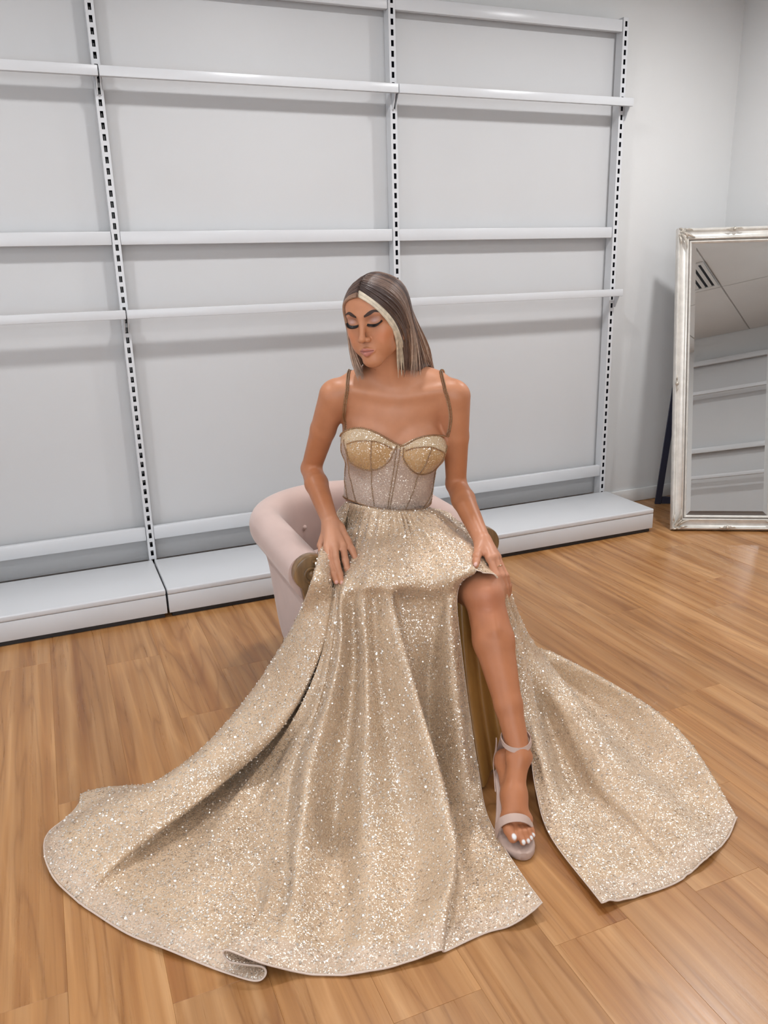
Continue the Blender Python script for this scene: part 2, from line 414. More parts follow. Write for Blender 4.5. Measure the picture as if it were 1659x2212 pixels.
# ------------------------------------------------------------------ figure as a signed distance field (floor frame: x right, y away, z up)
def rc(a, b, r1, r2, k=0.02): return ('rc', np.array(a, float), np.array(b, float), r1, r2, k)
def el(c, r, k=0.02, rot=None): return ('el', np.array(c, float), np.array(r, float), rot, k)
def sub(c, r, k=0.004, rot=None): return ('sel', np.array(c, float), np.array(r, float), rot, k)
def subrc(a, b, r1, r2, k=0.003): return ('src', np.array(a, float), np.array(b, float), r1, r2, k)

def pd(p, P):
    if p[0] in ('rc', 'src'):
        a, b, r1, r2 = p[1:5]; ba = b - a; x, y, z = P[:, 0] - a[0], P[:, 1] - a[1], P[:, 2] - a[2]
        h = np.clip((x * ba[0] + y * ba[1] + z * ba[2]) * (1 / (ba @ ba + 1e-12)), 0, 1)
        x = x - h * ba[0]; y = y - h * ba[1]; z = z - h * ba[2]
        return np.sqrt(x * x + y * y + z * z) - (r1 + (r2 - r1) * h)
    c, r, rot = p[1:4]; q = P - c
    if rot is not None: q = q @ rot
    x, y, z = q[:, 0] / r[0], q[:, 1] / r[1], q[:, 2] / r[2]
    k0 = np.sqrt(x * x + y * y + z * z); x, y, z = x / r[0], y / r[1], z / r[2]; k1 = np.sqrt(x * x + y * y + z * z) + 1e-9
    return k0 * (k0 - 1) / k1
def pbound(p):
    if p[0] in ('rc', 'src'): return (p[1] + p[2]) / 2, np.linalg.norm(p[2] - p[1]) / 2 + max(p[3], p[4])
    return p[1], p[2].max()
def smin(a, b, k):
    if k <= 0: return np.minimum(a, b)
    h = np.maximum(k - np.abs(a - b), 0) / k; return np.minimum(a, b) - h * h * k * 0.25
def group_eval(prims, P):
    f = np.full(len(P), 1.0, P.dtype)
    for p in prims:
        d = pd(p, P)
        f = smin(f, d, p[-1]) if p[0] in ('rc', 'el') else -smin(-f, d, p[-1])
    return f
def field(groups, P):
    f = np.full(len(P), 1.0, P.dtype)
    for prims, k in groups: f = smin(f, group_eval(prims, P), k)
    return f
_B = {}
def cull(groups, c, rad, m=0.035):
    out = []; cx, cy, cz = c
    for prims, k in groups:
        s = []
        for p in prims:
            b = _B.get(id(p))
            if b is None:
                q, r = pbound(p); b = _B[id(p)] = (float(q[0]), float(q[1]), float(q[2]), float(r), p)
            if (b[0] - cx) ** 2 + (b[1] - cy) ** 2 + (b[2] - cz) ** 2 < (b[3] + rad + m) ** 2: s.append(p)
        if s: out.append((s, k))
    return out

V3 = lambda *a: np.array(a, float)
# head frame: X her left, Y facing, Z up
HYAW, HPITCH, HROLL = math.radians(26.5), math.radians(10), math.radians(4.5)
H0 = V3(-0.003, 2.155, 1.211)
hf = V3(-math.sin(HYAW) * math.cos(HPITCH), -math.cos(HYAW) * math.cos(HPITCH), -math.sin(HPITCH))
hx = V3(math.cos(HYAW), -math.sin(HYAW), 0)
hz = np.cross(hx, hf); hz = hz if hz[2] > 0 else -hz
hx, hz = math.cos(HROLL) * hx + math.sin(HROLL) * hz, -math.sin(HROLL) * hx + math.cos(HROLL) * hz
HM = np.stack([hx, hf, hz])          # rows: local axes
HS = 1.03
def hw(x, y, z): return H0 + HS * (x * hx + y * hf + z * hz)
HR = HM.T                            # world -> local by q @ HR
def hel(x, y, z, rx, ry, rz, k=0.02): return el(hw(x, y, z), (rx * HS, ry * HS, rz * HS), k, HR)
def hrc(a, b, r1, r2, k=0.02): return rc(hw(*a), hw(*b), r1 * HS, r2 * HS, k)
def hsub(x, y, z, rx, ry, rz, k): return sub(hw(x, y, z), (rx * HS, ry * HS, rz * HS), k, HR)
def make_head():
    g = [hel(0, -.016, .026, .071, .088, .066, .02), hel(0, .024, .026, .061, .060, .062, .03), hel(0, .022, -.030, .056, .058, .062, .03)]
    for s in (-1, 1):
        g += [hrc((s * .044, .000, -.060), (s * .012, .066, -.098), .020, .014, .022),
              hel(s * .040, .048, -.026, .021, .022, .017, .022), hel(s * .029, .055, -.056, .024, .024, .028, .022)]
    g += [hel(.004, .073, -.097, .0180, .0160, .0150, .016), hel(0, .066, -.070, .024, .021, .022, .018)]
    for s in (-1, 1):                # brow bone, socket, lid
        g += [hrc((s * .010, .079, .016), (s * .040, .066, .017), .0075, .0075, .014)]
    for s in (-1, 1):
        g += [hsub(s * .031, .093, .0015, .0175, .012, .0105, .014)]
    for s in (-1, 1):
        g += [hel(s * .0310, .0675, -.0005, .0160, .0128, .0128, .005)]
    # nose
    g += [hrc((0, .0815, .008), (0, .0985, -.035), .0058, .0070, .012), hel(0, .1005, -.0385, .0080, .0085, .0075, .006)]
    for s in (-1, 1):
        g += [hel(s * .0105, .0905, -.0415, .0066, .0085, .0062, .006)]
    for s in (-1, 1):
        g += [hsub(s * .0058, .0955, -.0475, .0030, .0050, .0028, .003)]
    # lips
    for s in (-1, 1):
        g += [hrc((s * .0030, .0925, -.0640), (s * .0185, .0835, -.0690), .0046, .0022, .005),
              hrc((s * .0020, .0915, -.0755), (s * .0160, .0835, -.0710), .0062, .0028, .006)]
    for s in (-1, 1):
        g += [subrc(hw(0, .0985, -.0696), hw(s * .0190, .0875, -.0702), .0014 * HS, .0010 * HS, .003)]
    g += [subrc(hw(0, .0960, -.0535), hw(0, .0955, -.0590), .0030 * HS, .0026 * HS, .005)]
    return g
def finger(pts, rs, k=.006):
    return [rc(pts[i], pts[i + 1], rs[i], rs[i + 1], k) for i in range(len(pts) - 1)]

RS, RE_, RW = V3(-.130, 2.235, .992), V3(-.2124, 2.345, .7618), V3(-.1494, 2.140, .6588)
LS, LE_, LW = V3(.207, 2.235, .981), V3(.2120, 2.290, .7173), V3(.2631, 2.085, .6127)
NB = V3(.0355, 2.262, 1.010)
KL, AL = V3(.2560, 1.980, .5000), V3(.3190, 1.752, .1600)
KR, AR = V3(-.0600, 2.020, .4680), V3(-.0500, 2.090, .1300)
HIPL, HIPR = V3(.095, 2.370, .505), V3(-.085, 2.375, .505)

def make_body(hands):
    torso = [el((.028, 2.285, .865), (.140, .092, .190), .03), el((.012, 2.292, .690), (.124, .086, .130), .05), el((.002, 2.375, .545), (.158, .118, .115), .05),
             el((.037, 2.270, .955), (.135, .074, .085), .04),
             el((-.046, 2.228, .852), (.064, .056, .060), .035), el((.112, 2.228, .838), (.064, .056, .060), .035)]
    # shoulders and neck
    torso += [rc(NB + V3(-.03, .005, -.004), RS + V3(.014, .004, .006), .043, .038, .05), rc(NB + V3(.03, .005, -.004), LS + V3(-.014, .004, .006), .043, .038, .05),
              rc(hw(0, -.026, -.055), NB + V3(0, .010, -.015), .051, .056, .035),
              rc(NB + V3(-.035, .03, .03), NB + V3(-.100, .010, .002), .03, .034, .05), rc(NB + V3(.035, .03, .03), NB + V3(.112, .010, .000), .03, .034, .05)]
    # collar bones, throat tendons, notch
    torso += [rc(V3(.020, 2.199, .990), RS + V3(.040, -.028, .022), .0060, .0065, .028), rc(V3(.054, 2.199, .988), LS + V3(-.040, -.028, .022), .0060, .0065, .028)]
    def arm(S, E_, W):
        return [rc(S, S + (E_ - S) * .45, .0400, .0360, .008), rc(S + (E_ - S) * .45, E_, .0360, .0290, .008), rc(E_, E_ + (W - E_) * .30, .0295, .0330, .010), rc(E_ + (W - E_) * .30, W, .0330, .0228, .010)]
    arm_r = arm(RS, RE_, RW); arm_l = arm(LS, LE_, LW)
    def leg(hip, kn, an, out):
        t = kn + (hip - kn) * .5; sh = an - kn; n = np.cross(sh, V3(1, 0, 0)); n /= np.linalg.norm(n); n = n if n[1] > 0 else -n
        return [rc(hip, t, .090, .078, .012), rc(t, kn + (hip - kn) * .06, .078, .0560, .014), el(kn + V3(0, -.010, .002), (.0510, .0480, .0500), .016),
                el(kn + V3(0, -.036, -.002), (.0260, .0180, .0290), .016),
                rc(kn + sh * .04 + n * .006, kn + sh * .30 + n * .012, .0500, .0525, .014), rc(kn + sh * .30 + n * .012, kn + sh * .70 + n * .002, .0525, .0345, .014), rc(kn + sh * .70 + n * .002, an, .0345, .0275, .012),
                rc(kn + V3(0, -.03, -.03), kn + sh * .25 - n * .032, .016, .014, .020),
                el(an + V3(.0210, .003, -.006), (.010, .012, .012), .012), el(an + V3(-.0215, -.002, .000), (.010, .012, .012), .012)]
    legs = leg(HIPL, KL, AL, 1) + leg(HIPR, KR, AR, -1)
    # her left foot in the sandal: heel, instep, ball, toes
    hl, bl = V3(.290, 1.792, .118), V3(.2890, 1.640, .0560)
    legs += [el(hl, (.025, .028, .030), .02), rc(AL + V3(-.004, -.004, -.010), V3(.2960, 1.690, .0900), .0260, .0250, .02), rc(hl, bl + V3(0, .03, .008), .023, .020, .02),
             rc(V3(.2960, 1.690, .0900), V3(.2830, 1.632, .0570), .0270, .0170, .02), rc(V3(.3000, 1.690, .0860), V3(.3120, 1.640, .0530), .0250, .0150, .02), rc(V3(.2740, 1.648, .0560), V3(.3220, 1.650, .0510), .0165, .0140, .015)]
    toes = [[(.2700, 1.640, .0530), (.2740, 1.612, .0520), (.2790, 1.592, .0460)], [(.2890, 1.630, .0520), (.2960, 1.600, .0530), (.3010, 1.582, .0420)],
            [(.3020, 1.632, .0500), (.3080, 1.603, .0510), (.3130, 1.588, .0405)], [(.3120, 1.636, .0480), (.3180, 1.612, .0480), (.3220, 1.598, .0400)], [(.3210, 1.642, .0450), (.3260, 1.620, .0440), (.3290, 1.608, .0390)]]
    tr = [(.0150, .0135, .0118), (.0105, .0092, .0080), (.0098, .0086, .0075), (.0092, .0080, .0070), (.0090, .0078, .0066)]
    for t, r in zip(toes, tr): legs += finger([V3(*q) for q in t], r, .0045)
    # the other foot, tucked back under the hem
    legs += [rc(AR, V3(-.050, 2.00, .06), .030, .024, .02), rc(V3(-.05, 2.0, .06), V3(-.05, 1.93, .035), .026, .018, .02), el(AR + V3(0, .03, -.04), (.028, .03, .03), .02)]
    return [(torso, .02), (legs, .02), (arm_r + hands[0], .022), (arm_l + hands[1], .022), (make_head(), .014)]
RHAND = {'p': [(-0.1761, 2.113, 0.6), (-0.1713, 2.0635, 0.58), (-0.1619, 2.0206, 0.564), (-0.1569, 2.0074, 0.548)], 'r': [(-0.1557, 2.0757, 0.607), (-0.1489, 2.0248, 0.583), (-0.1365, 1.9828, 0.566), (-0.1294, 1.9689, 0.548)], 'm': [(-0.1353, 2.0682, 0.609), (-0.1289, 2.0169, 0.584), (-0.1194, 1.9781, 0.566), (-0.1148, 1.9646, 0.548)], 'i': [(-0.1137, 2.0856, 0.605), (-0.1063, 2.032, 0.583), (-0.1011, 2.0088, 0.568), (-0.0991, 2.0028, 0.552)], 't': [(-0.1246, 2.1377, 0.64), (-0.1031, 2.1139, 0.611), (-0.0901, 2.0818, 0.595), (-0.0809, 2.0524, 0.584)]}
LHAND = {'i': [(0.2748, 2.01, 0.585), (0.2894, 1.9807, 0.549), (0.3003, 1.9861, 0.518), (0.3083, 1.9954, 0.489)], 'm': [(0.2878, 2.02, 0.586), (0.3054, 1.9927, 0.545), (0.3163, 2.0001, 0.51), (0.3223, 2.0114, 0.477)], 'r': [(0.2968, 2.036, 0.581), (0.3164, 2.0087, 0.538), (0.3263, 2.0181, 0.504), (0.3303, 2.0314, 0.475)], 'p': [(0.3008, 2.052, 0.573), (0.3224, 2.0267, 0.527), (0.3313, 2.0361, 0.498), (0.3353, 2.0474, 0.477)], 't': [(0.2545, 2.0546, 0.601), (0.2412, 2.0149, 0.592), (0.2368, 1.9872, 0.588), (0.2333, 1.9673, 0.584)]}
def hand_prims(H, W, knuckle_r):
    g = []
    for f, r in (('i', .0092), ('m', .0094), ('r', .0090), ('p', .0080)):
        pts = [V3(*q) for q in H[f]]
        g += [rc(W + (pts[0] - W) * .12, pts[0], .0150, knuckle_r, .014)]
        g += finger(pts, (r * 1.04, r * .98, r * .9, r * .78), .0045)
    t = [V3(*q) for q in H['t']]
    g += [rc(W + (t[0] - W) * .2, t[0], .0160, .0140, .016), rc(t[0], t[1], .0140, .0110, .010), rc(t[1], t[2], .0105, .0095, .006), rc(t[2], t[3], .0098, .0078, .006)]
    return g
BODY = make_body([hand_prims(RHAND, RW, .0112), hand_prims(LHAND, LW, .0112)])

def surface_nets(groups, lo, hi, h, B=8):
    """closed quad mesh of the zero level, evaluated only in blocks near the surface"""
    lo = np.array(lo, float); nb = np.ceil((np.array(hi) - lo) / (h * B)).astype(int); bs = h * B; hd = bs * .87
    ii = np.stack(np.meshgrid(*[np.arange(n) for n in nb], indexing='ij'), -1).reshape(-1, 3)
    act = []
    # two level culling
    S = 4; sup = {}
    for q in ii: sup.setdefault(tuple(q // S), []).append(q)
    for sk, lst in sup.items():
        sc = lo + (np.array(sk) + .5) * bs * S; g = cull(groups, sc, bs * S * .87)
        if not g: continue
        lst = np.array(lst); c = lo + (lst + .5) * bs
        f = field(g, c)
        for q in lst[np.abs(f) < hd * 1.15]: act.append((q, g))
    r9 = np.arange(B + 1); off = np.stack(np.meshgrid(r9, r9, r9, indexing='ij'), -1).reshape(-1, 3)
    cells, vpos, grid = [], [], {}
    edges = [[], [], []]
    N = nb * B + 2
    key = lambda q: (q[..., 0] * N[1] + q[..., 1]) * N[2] + q[..., 2]
    for q, g in act:
        base = q * B; c = lo + (q + .5) * bs; g2 = cull(g, c, hd + .0)
        if not g2: continue
        P = (lo + (base + off) * h).astype(np.float32)
        f = field(g2, P).reshape(B + 1, B + 1, B + 1)
        s = f < 0
        if s.all() or not s.any(): continue
        acc = np.zeros((B, B, B, 3)); cnt = np.zeros((B, B, B))
        for ax in range(3):
            for a in (0, 1):
                for b in (0, 1):
                    sl0 = [slice(0, B)] * 3; sl1 = [slice(0, B)] * 3
                    o = [x for x in range(3) if x != ax]
                    for t, v in ((o[0], a), (o[1], b)):
                        sl0[t] = slice(v, B + v); sl1[t] = slice(v, B + v)
                    sl1[ax] = slice(1, B + 1)
                    f0, f1 = f[tuple(sl0)], f[tuple(sl1)]
                    m = (f0 < 0) != (f1 < 0)
                    t_ = np.where(m, f0 / (f0 - f1 + 1e-20), 0)
                    e = np.zeros((B, B, B, 3)); e[..., ax] = t_; e[..., o[0]] = a; e[..., o[1]] = b
                    acc += e * m[..., None]; cnt += m
        m = cnt > 0; idx = np.argwhere(m)
        cells.append(key(base + idx)); vpos.append(lo + (base + idx + acc[m] / cnt[m][:, None]) * h)
        for ax in range(3):
            sl1 = [slice(0, B)] * 3; sl1[ax] = slice(1, B + 1)
            s0, s1 = s[:B, :B, :B], s[tuple(sl1)]
            mm = s0 != s1; id2 = np.argwhere(mm)
            if len(id2): edges[ax].append(np.c_[base + id2, s0[mm]])
    ck = np.concatenate(cells); vp = np.concatenate(vpos); o = np.argsort(ck); ck = ck[o]; vp = vp[o]
    faces = []
    for ax in range(3):
        E_ = np.concatenate(edges[ax]); q = E_[:, :3]; sgn = E_[:, 3].astype(bool)
        a, b = [x for x in range(3) if x != ax]
        da = np.zeros(3, int); da[a] = 1; db = np.zeros(3, int); db[b] = 1
        ks = [key(q - da - db), key(q - db), key(q), key(q - da)]
        ids = []
        ok = np.ones(len(q), bool)
        for k in ks:
            j = np.searchsorted(ck, k); j = np.clip(j, 0, len(ck) - 1); ok &= ck[j] == k; ids.append(j)
        F_ = np.stack(ids, 1); flip = sgn if ax != 1 else ~sgn
        F_ = np.where(flip[:, None], F_, F_[:, ::-1]); faces.append(F_[ok])
    return vp, np.concatenate(faces)

def project(groups, V, it=2, cell=.03, sel=None):
    """pull points onto the zero level"""
    if sel is not None:
        V = V.copy(); V[sel] = project(groups, V[sel], it, cell); return V
    V = V.copy(); key = np.floor(V / cell).astype(int); u, inv = np.unique(key, axis=0, return_inverse=True); inv = inv.ravel()
    order = np.argsort(inv); bounds = np.searchsorted(inv[order], np.arange(len(u) + 1)); e = 4e-4
    for i in range(len(u)):
        ix = order[bounds[i]:bounds[i + 1]]; g = cull(groups, (u[i] + .5) * cell, cell * .87); P = V[ix]
        if not g: continue
        for _ in range(it):
            f = field(g, P); G = np.stack([field(g, P + d) - field(g, P - d) for d in np.eye(3) * e], 1) / (2 * e)
            n2 = (G ** 2).sum(1)[:, None] + 1e-6; P = P - np.clip(f, -.003, .003)[:, None] * G / n2
        V[ix] = P
    return V

def push(groups, V, delta, exact=False, it=3, cell=.04):
    """move points out to distance delta from the figure (exact: pull them in too)"""
    V = np.array(V, float); key = np.floor(V / cell).astype(int); u, inv = np.unique(key, axis=0, return_inverse=True); inv = inv.ravel()
    order = np.argsort(inv); bounds = np.searchsorted(inv[order], np.arange(len(u) + 1)); e = 5e-4
    for i in range(len(u)):
        ix = order[bounds[i]:bounds[i + 1]]; g = cull(groups, (u[i] + .5) * cell, cell * .87, .06); P = V[ix]
        if not g: continue
        dl = np.broadcast_to(delta, (len(V),))[ix] if np.ndim(delta) else delta
        for _ in range(it):
            f = field(g, P); G = np.stack([field(g, P + d) - field(g, P - d) for d in np.eye(3) * e], 1) / (2 * e)
            st = dl - f; st = st if exact else np.maximum(st, 0)
            P = P + np.clip(st, -.02, .02)[:, None] * G / ((G ** 2).sum(1)[:, None] + 1e-3)
        V[ix] = P
    return V

def to_world(Q):
    Q = np.asarray(Q, float)
    return Q[..., 0:1] * np.array(ER) + Q[..., 1:2] * np.array(ED) + Q[..., 2:3] * np.array((0, 0, 1.)) + np.array((CAM.x, CAM.y, 0))

def head_local(P): return (P - H0) @ HR / HS

bv, bf = surface_nets(BODY, (-.36, 1.5, -.01), (.46, 2.58, 1.36), .0040)
def refine(V, F_, test):
    me = bpy.data.meshes.new('tmp'); me.from_pydata(V.tolist(), [], F_.tolist() if hasattr(F_, 'tolist') else F_)
    bm = bmesh.new(); bm.from_mesh(me); bm.verts.ensure_lookup_table()
    keep = test(V); es = [e for e in bm.edges if keep[e.verts[0].index] and keep[e.verts[1].index]]
    bmesh.ops.subdivide_edges(bm, edges=es, cuts=1, use_grid_fill=True)
    bm.to_mesh(me); bm.free()
    n = len(me.vertices); V2 = np.zeros(n * 3); me.vertices.foreach_get('co', V2); F2 = [tuple(p.vertices) for p in me.polygons]
    bpy.data.meshes.remove(me); return V2.reshape(-1, 3), F2
def in_face(V):
    q = head_local(V); return (q[:, 1] > .03) & (np.abs(q[:, 0]) < .06) & (q[:, 2] > -.105) & (q[:, 2] < .04)
def in_fine(V):
    hand = (np.linalg.norm(V - V3(-.135, 2.05, .59), axis=1) < .11) | (np.linalg.norm(V - V3(.285, 2.02, .55), axis=1) < .09)
    foot = np.linalg.norm(V - V3(.30, 1.62, .05), axis=1) < .06
    return in_face(V) | hand | foot
bv, bf = refine(bv, bf, in_fine)
bv = project(BODY, bv, 1, sel=in_fine(bv))
bv, bf = refine(bv, bf, lambda V: in_face(V) & (head_local(V)[:, 1] > .055))
bv = project(BODY, bv, 2, sel=in_face(bv))

# skin tones: tan, blush, lips, eye make-up, nails
def gauss(d, s): return np.exp(-(d / s) ** 2)
SKIN = V3(.49, .190, .086)
colr = np.tile(SKIN, (len(bv), 1))
def blend(mask, c):
    global colr
    m = np.clip(mask, 0, 1)[:, None]; colr = colr * (1 - m) + V3(*c) * m
blend(.95 * np.clip(1.7 - np.linalg.norm((bv - V3(.037, 2.20, .97)) / V3(.16, .14, .15), axis=1), 0, 1), (.60, .272, .150))
blend(.9 * np.clip(1.6 - np.linalg.norm(bv - H0, axis=1) / .12, 0, 1), (.60, .265, .140))
blend(.8 * np.clip(1.8 - np.linalg.norm(bv - V3(-.14, 2.06, .60), axis=1) / .09, 0, 1), (.60, .295, .180)); blend(.7 * np.clip(1.8 - np.linalg.norm(bv - V3(.28, 2.04, .56), axis=1) / .08, 0, 1), (.60, .285, .175))
hl_ = head_local(bv); hx_, hy_, hz_ = hl_.T; front = hy_ > .03
near = np.linalg.norm(bv - H0, axis=1) < .2
for s in (-1, 1):
    blend(near * front * .55 * gauss(np.hypot(hx_ - s * .046, (hz_ + .038) * 1.2), .022), (.60, .19, .08))
    ex, ez = hx_ - s * .031, hz_
    sh = near * front * (hy_ > .05)
    blend(sh * .75 * np.clip(1.25 - np.hypot(ex / .021, (ez - .007) / .0105), 0, 1), (.33, .16, .12))
    blend(sh * .7 * np.clip(1.2 - np.hypot(ex / .011, (ez - .001) / .006), 0, 1), (.62, .40, .36))
    lid = -.0075 + .35 * (np.abs(ex) / .016) ** 2 * .012 - .0016 + s * ex * .10
    blend(sh * np.clip(1.6 - np.abs(ez - lid) / .0017, 0, 1) * (np.abs(ex) < .0165), (.012, .008, .007))
lipm = near * front * (hy_ > .07)
cup = -.0645 + .0022 * np.exp(-(hx_ / .0035) ** 2) * -1 - .10 * np.abs(hx_)**1.0 * .9
top = -.0600 - .0012 * gauss(hx_, .003) - np.clip(np.abs(hx_) - .003, 0, 1) * .42
bot = -.0822 + (np.abs(hx_) / .019) ** 2 * .0105
inl = np.clip((top - hz_) / .0011, 0, 1) * np.clip((hz_ - bot) / .0011, 0, 1) * (np.abs(hx_) < .0198)
blend(lipm * inl * .85, (.47, .165, .135))
blend(lipm * .8 * gauss(hz_ + .0699, .0011) * (np.abs(hx_) < .0185), (.16, .045, .035))
blend(near * .7 * gauss(np.hypot(np.abs(hx_) - .0058, hz_ + .0475), .0032) * (hy_ > .08), (.10, .035, .02))
def nail(tip, nxt, size, c, up):
    tip = V3(*tip); nxt = V3(*nxt); d = tip - nxt; d /= np.linalg.norm(d); up = V3(*up); up = up - d * (up @ d); up /= np.linalg.norm(up); sd = np.cross(d, up)
    q = bv - (tip + d * size * .35); a = q @ d; b = q @ sd; u = q @ up
    blend(np.clip(2.6 - 2.4 * np.hypot(a / (size * .75), b / (size * .62)), 0, 1) * (u > size * .15), c)
for f in 'imrp': nail(RHAND[f][3], RHAND[f][2], .0078, (.72, .40, .34), (0, -.6, .8))
nail(LHAND['t'][3], LHAND['t'][2], .0085, (.74, .46, .40), (-.2, -.2, 1)); nail(LHAND['i'][3], LHAND['i'][2], .0075, (.72, .42, .36), (.5, -.8, 0))
TOES = [((.2790, 1.592, .0460), (.2740, 1.612, .0520), .0115), ((.3010, 1.582, .0420), (.2960, 1.600, .0530), .0078), ((.3130, 1.588, .0405), (.3080, 1.603, .0510), .0074), ((.3220, 1.598, .0400), (.3180, 1.612, .0480), .007), ((.3290, 1.608, .0390), (.3260, 1.620, .0440), .0066)]
for t in TOES[1:]: nail(t[0], t[1], t[2], (.86, .86, .86), (0, -.5, .85))
nail(TOES[0][0], TOES[0][1], .0100, (.86, .86, .86), (.12, -.25, .95))
blend(.35 * gauss(np.linalg.norm(bv - (KL + V3(.01, -.05, .0)), axis=1), .05), (.56, .20, .12))
for e_ in (RE_, LE_): blend(.25 * gauss(np.linalg.norm(bv - e_, axis=1), .04), (.44, .17, .09))

def skin_mat():
    m, nt, b = newmat('skin'); L = nt.links.new
    at_ = nd(nt, 'ShaderNodeAttribute', _attribute_name='tone')
    tc = nd(nt, 'ShaderNodeTexCoord'); n = nd(nt, 'ShaderNodeTexNoise', Scale=26.0, Detail=3.0); L(tc.outputs['Object'], n.inputs['Vector'])
    v = ramp(nt, n.outputs['Fac'], [(0.3, (0.95, 0.94, 0.93)), (0.7, (1.04, 1.04, 1.04))])
    mx = nd(nt, 'ShaderNodeMix', _data_type='RGBA', _blend_type='MULTIPLY'); mx.inputs['Factor'].default_value = 1.0
    L(at_.outputs['Color'], mx.inputs[6]); L(v, mx.inputs[7]); L(mx.outputs[2], b.inputs['Base Color'])
    b.inputs['Roughness'].default_value = 0.42; b.inputs['Specular IOR Level'].default_value = 0.42
    b.inputs['Subsurface Weight'].default_value = 0.0
    n2 = nd(nt, 'ShaderNodeTexNoise', Scale=900.0, Detail=2.0); L(tc.outputs['Object'], n2.inputs['Vector'])
    bp = nd(nt, 'ShaderNodeBump', Strength=0.06, Distance=0.0006); L(n2.outputs['Fac'], bp.inputs['Height']); L(bp.outputs[0], b.inputs['Normal'])
    return m
M['skin'] = skin_mat()
def mesh_np(name, V, F_, mats, parent=None, col=None, smooth=True):
    me = bpy.data.meshes.new(name); me.from_pydata(V.tolist() if hasattr(V, 'tolist') else V, [], F_.tolist() if hasattr(F_, 'tolist') else F_)
    for m in (mats if isinstance(mats, (list, tuple)) else [mats]): me.materials.append(m)
    if smooth: me.polygons.foreach_set('use_smooth', [True] * len(me.polygons))
    if col is not None:
        a = me.color_attributes.new('tone', 'FLOAT_COLOR', 'POINT'); c4 = np.ones((len(V), 4)); c4[:, :3] = col; a.data.foreach_set('color', c4.ravel())
    me.update(); return addobj(name, me, parent)
pbase = to_world(V3(.0, 2.3, .0))
person = empty('person', tuple(pbase), 'seated woman in a gold glitter gown looking down, hands on her knees', 'person')
body = mesh_np('body', to_world(bv), bf, M['skin'], person, colr)
# ------------------------------------------------------------------ hair, brows, lashes
def attr_mat(name, rough=.4, spec=.5, aniso=0.0, bump=0.0, sheen=0.0):
    m, nt, b = newmat(name); L = nt.links.new
    a = nd(nt, 'ShaderNodeAttribute', _attribute_name='tone'); tc = nd(nt, 'ShaderNodeTexCoord')
    n = nd(nt, 'ShaderNodeTexNoise', Scale=90.0, Detail=3.0); L(tc.outputs['Object'], n.inputs['Vector'])
    v = ramp(nt, n.outputs['Fac'], [(0.3, (0.8, 0.8, 0.8)), (0.7, (1.15, 1.15, 1.15))])
    mx = nd(nt, 'ShaderNodeMix', _data_type='RGBA', _blend_type='MULTIPLY'); mx.inputs['Factor'].default_value = 1.0
    L(a.outputs['Color'], mx.inputs[6]); L(v, mx.inputs[7]); L(mx.outputs[2], b.inputs['Base Color'])
    b.inputs['Roughness'].default_value = rough; b.inputs['Specular IOR Level'].default_value = spec
    return m
M['hair'] = attr_mat('hair', .36, .5)
CRC = V3(0, -.016, .026); CRR = V3(.071, .088, .066)
def slerp(a, b, t):
    a = a / np.linalg.norm(a); b = b / np.linalg.norm(b); w_ = math.acos(max(-1, min(1, a @ b)))
    return (math.sin((1 - t) * w_) * a + math.sin(t * w_) * b) / math.sin(w_)
def hair_path(s, a, lift, jx=0.0, jl=0.0, n1=9, n2=13):
    phi = math.radians(24 + 128 * a)
    u0 = V3(s * .02, math.cos(phi), math.sin(phi))
    psi = math.radians(34 - 108 * a ** .8)
    u1 = V3(s * math.cos(psi), math.sin(psi), -.30 - .1 * a)
    fr_ = max(0.0, 1 - a / .22); fr_ = fr_ * fr_ * (3 - 2 * fr_)
    um = u0 / np.linalg.norm(u0) + u1 / np.linalg.norm(u1); um = um / np.linalg.norm(um)
    if s > 0: um = um * (1 - fr_) + fr_ * V3(.50, .82, .26); u1 = u1 * (1 - fr_) + fr_ * V3(.57, .72, -.44)
    else: um = um * (1 - fr_) + fr_ * V3(-.80, .50, .52); u1 = u1 * (1 - fr_) + fr_ * V3(-.86, .55, -.30)
    sc = 1.045 + lift
    pts = []
    for t in np.linspace(0, 1, n1):
        u = slerp(slerp(u0, um, t), slerp(um, u1, t), t) if 0 < t < 1 else (u0 if t == 0 else u1); u = u / np.linalg.norm(u); k = sc + .045 * math.sin(math.pi * min(1, t * 1.15)) * (1 if a > .1 else .5) + (.02 * t if s > 0 else .10 * fr_ * t)
        q = CRC + u * CRR * k; pts.append(hw(*q))
    P1 = pts[-1]; d1 = pts[-1] - pts[-2]; d1 = d1 / np.linalg.norm(d1)
    if s > 0:
        E_ = np.array([np.interp(a, [0, .35, .7, 1], [.053, .098, .150, .085]), np.interp(a, [0, .35, .7, 1], [2.165, 2.215, 2.315, 2.36]), np.interp(a, [0, .35, .7, 1], [1.066, 1.058, 1.035, 1.00])])
    else:
        E_ = np.array([np.interp(a, [0, .5, 1], [-.050, -.060, .02]), np.interp(a, [0, .5, 1], [2.165, 2.245, 2.35]), np.interp(a, [0, .5, 1], [1.060, 1.055, 1.00])])
    E_ = E_ + V3(jx, jx * .6, jl)
    out = V3(s * .92, .1, 0)
    c1 = P1 + d1 * (.040 - .022 * fr_) + V3(0, 0, -.012 - .025 * fr_); c2 = E_ + V3(0, 0, .065) + out * (.016 if s > 0 else .034)
    for t in np.linspace(0, 1, n2)[1:]:
        pts.append((1 - t) ** 3 * P1 + 3 * (1 - t) ** 2 * t * c1 + 3 * (1 - t) * t * t * c2 + t ** 3 * E_)
    return np.array(pts)
DK, BR, CA, LT, BL = V3(.060, .034, .028), V3(.135, .078, .058), V3(.31, .175, .11), V3(.54, .39, .30), V3(.80, .68, .52)
rh = random.Random(11)
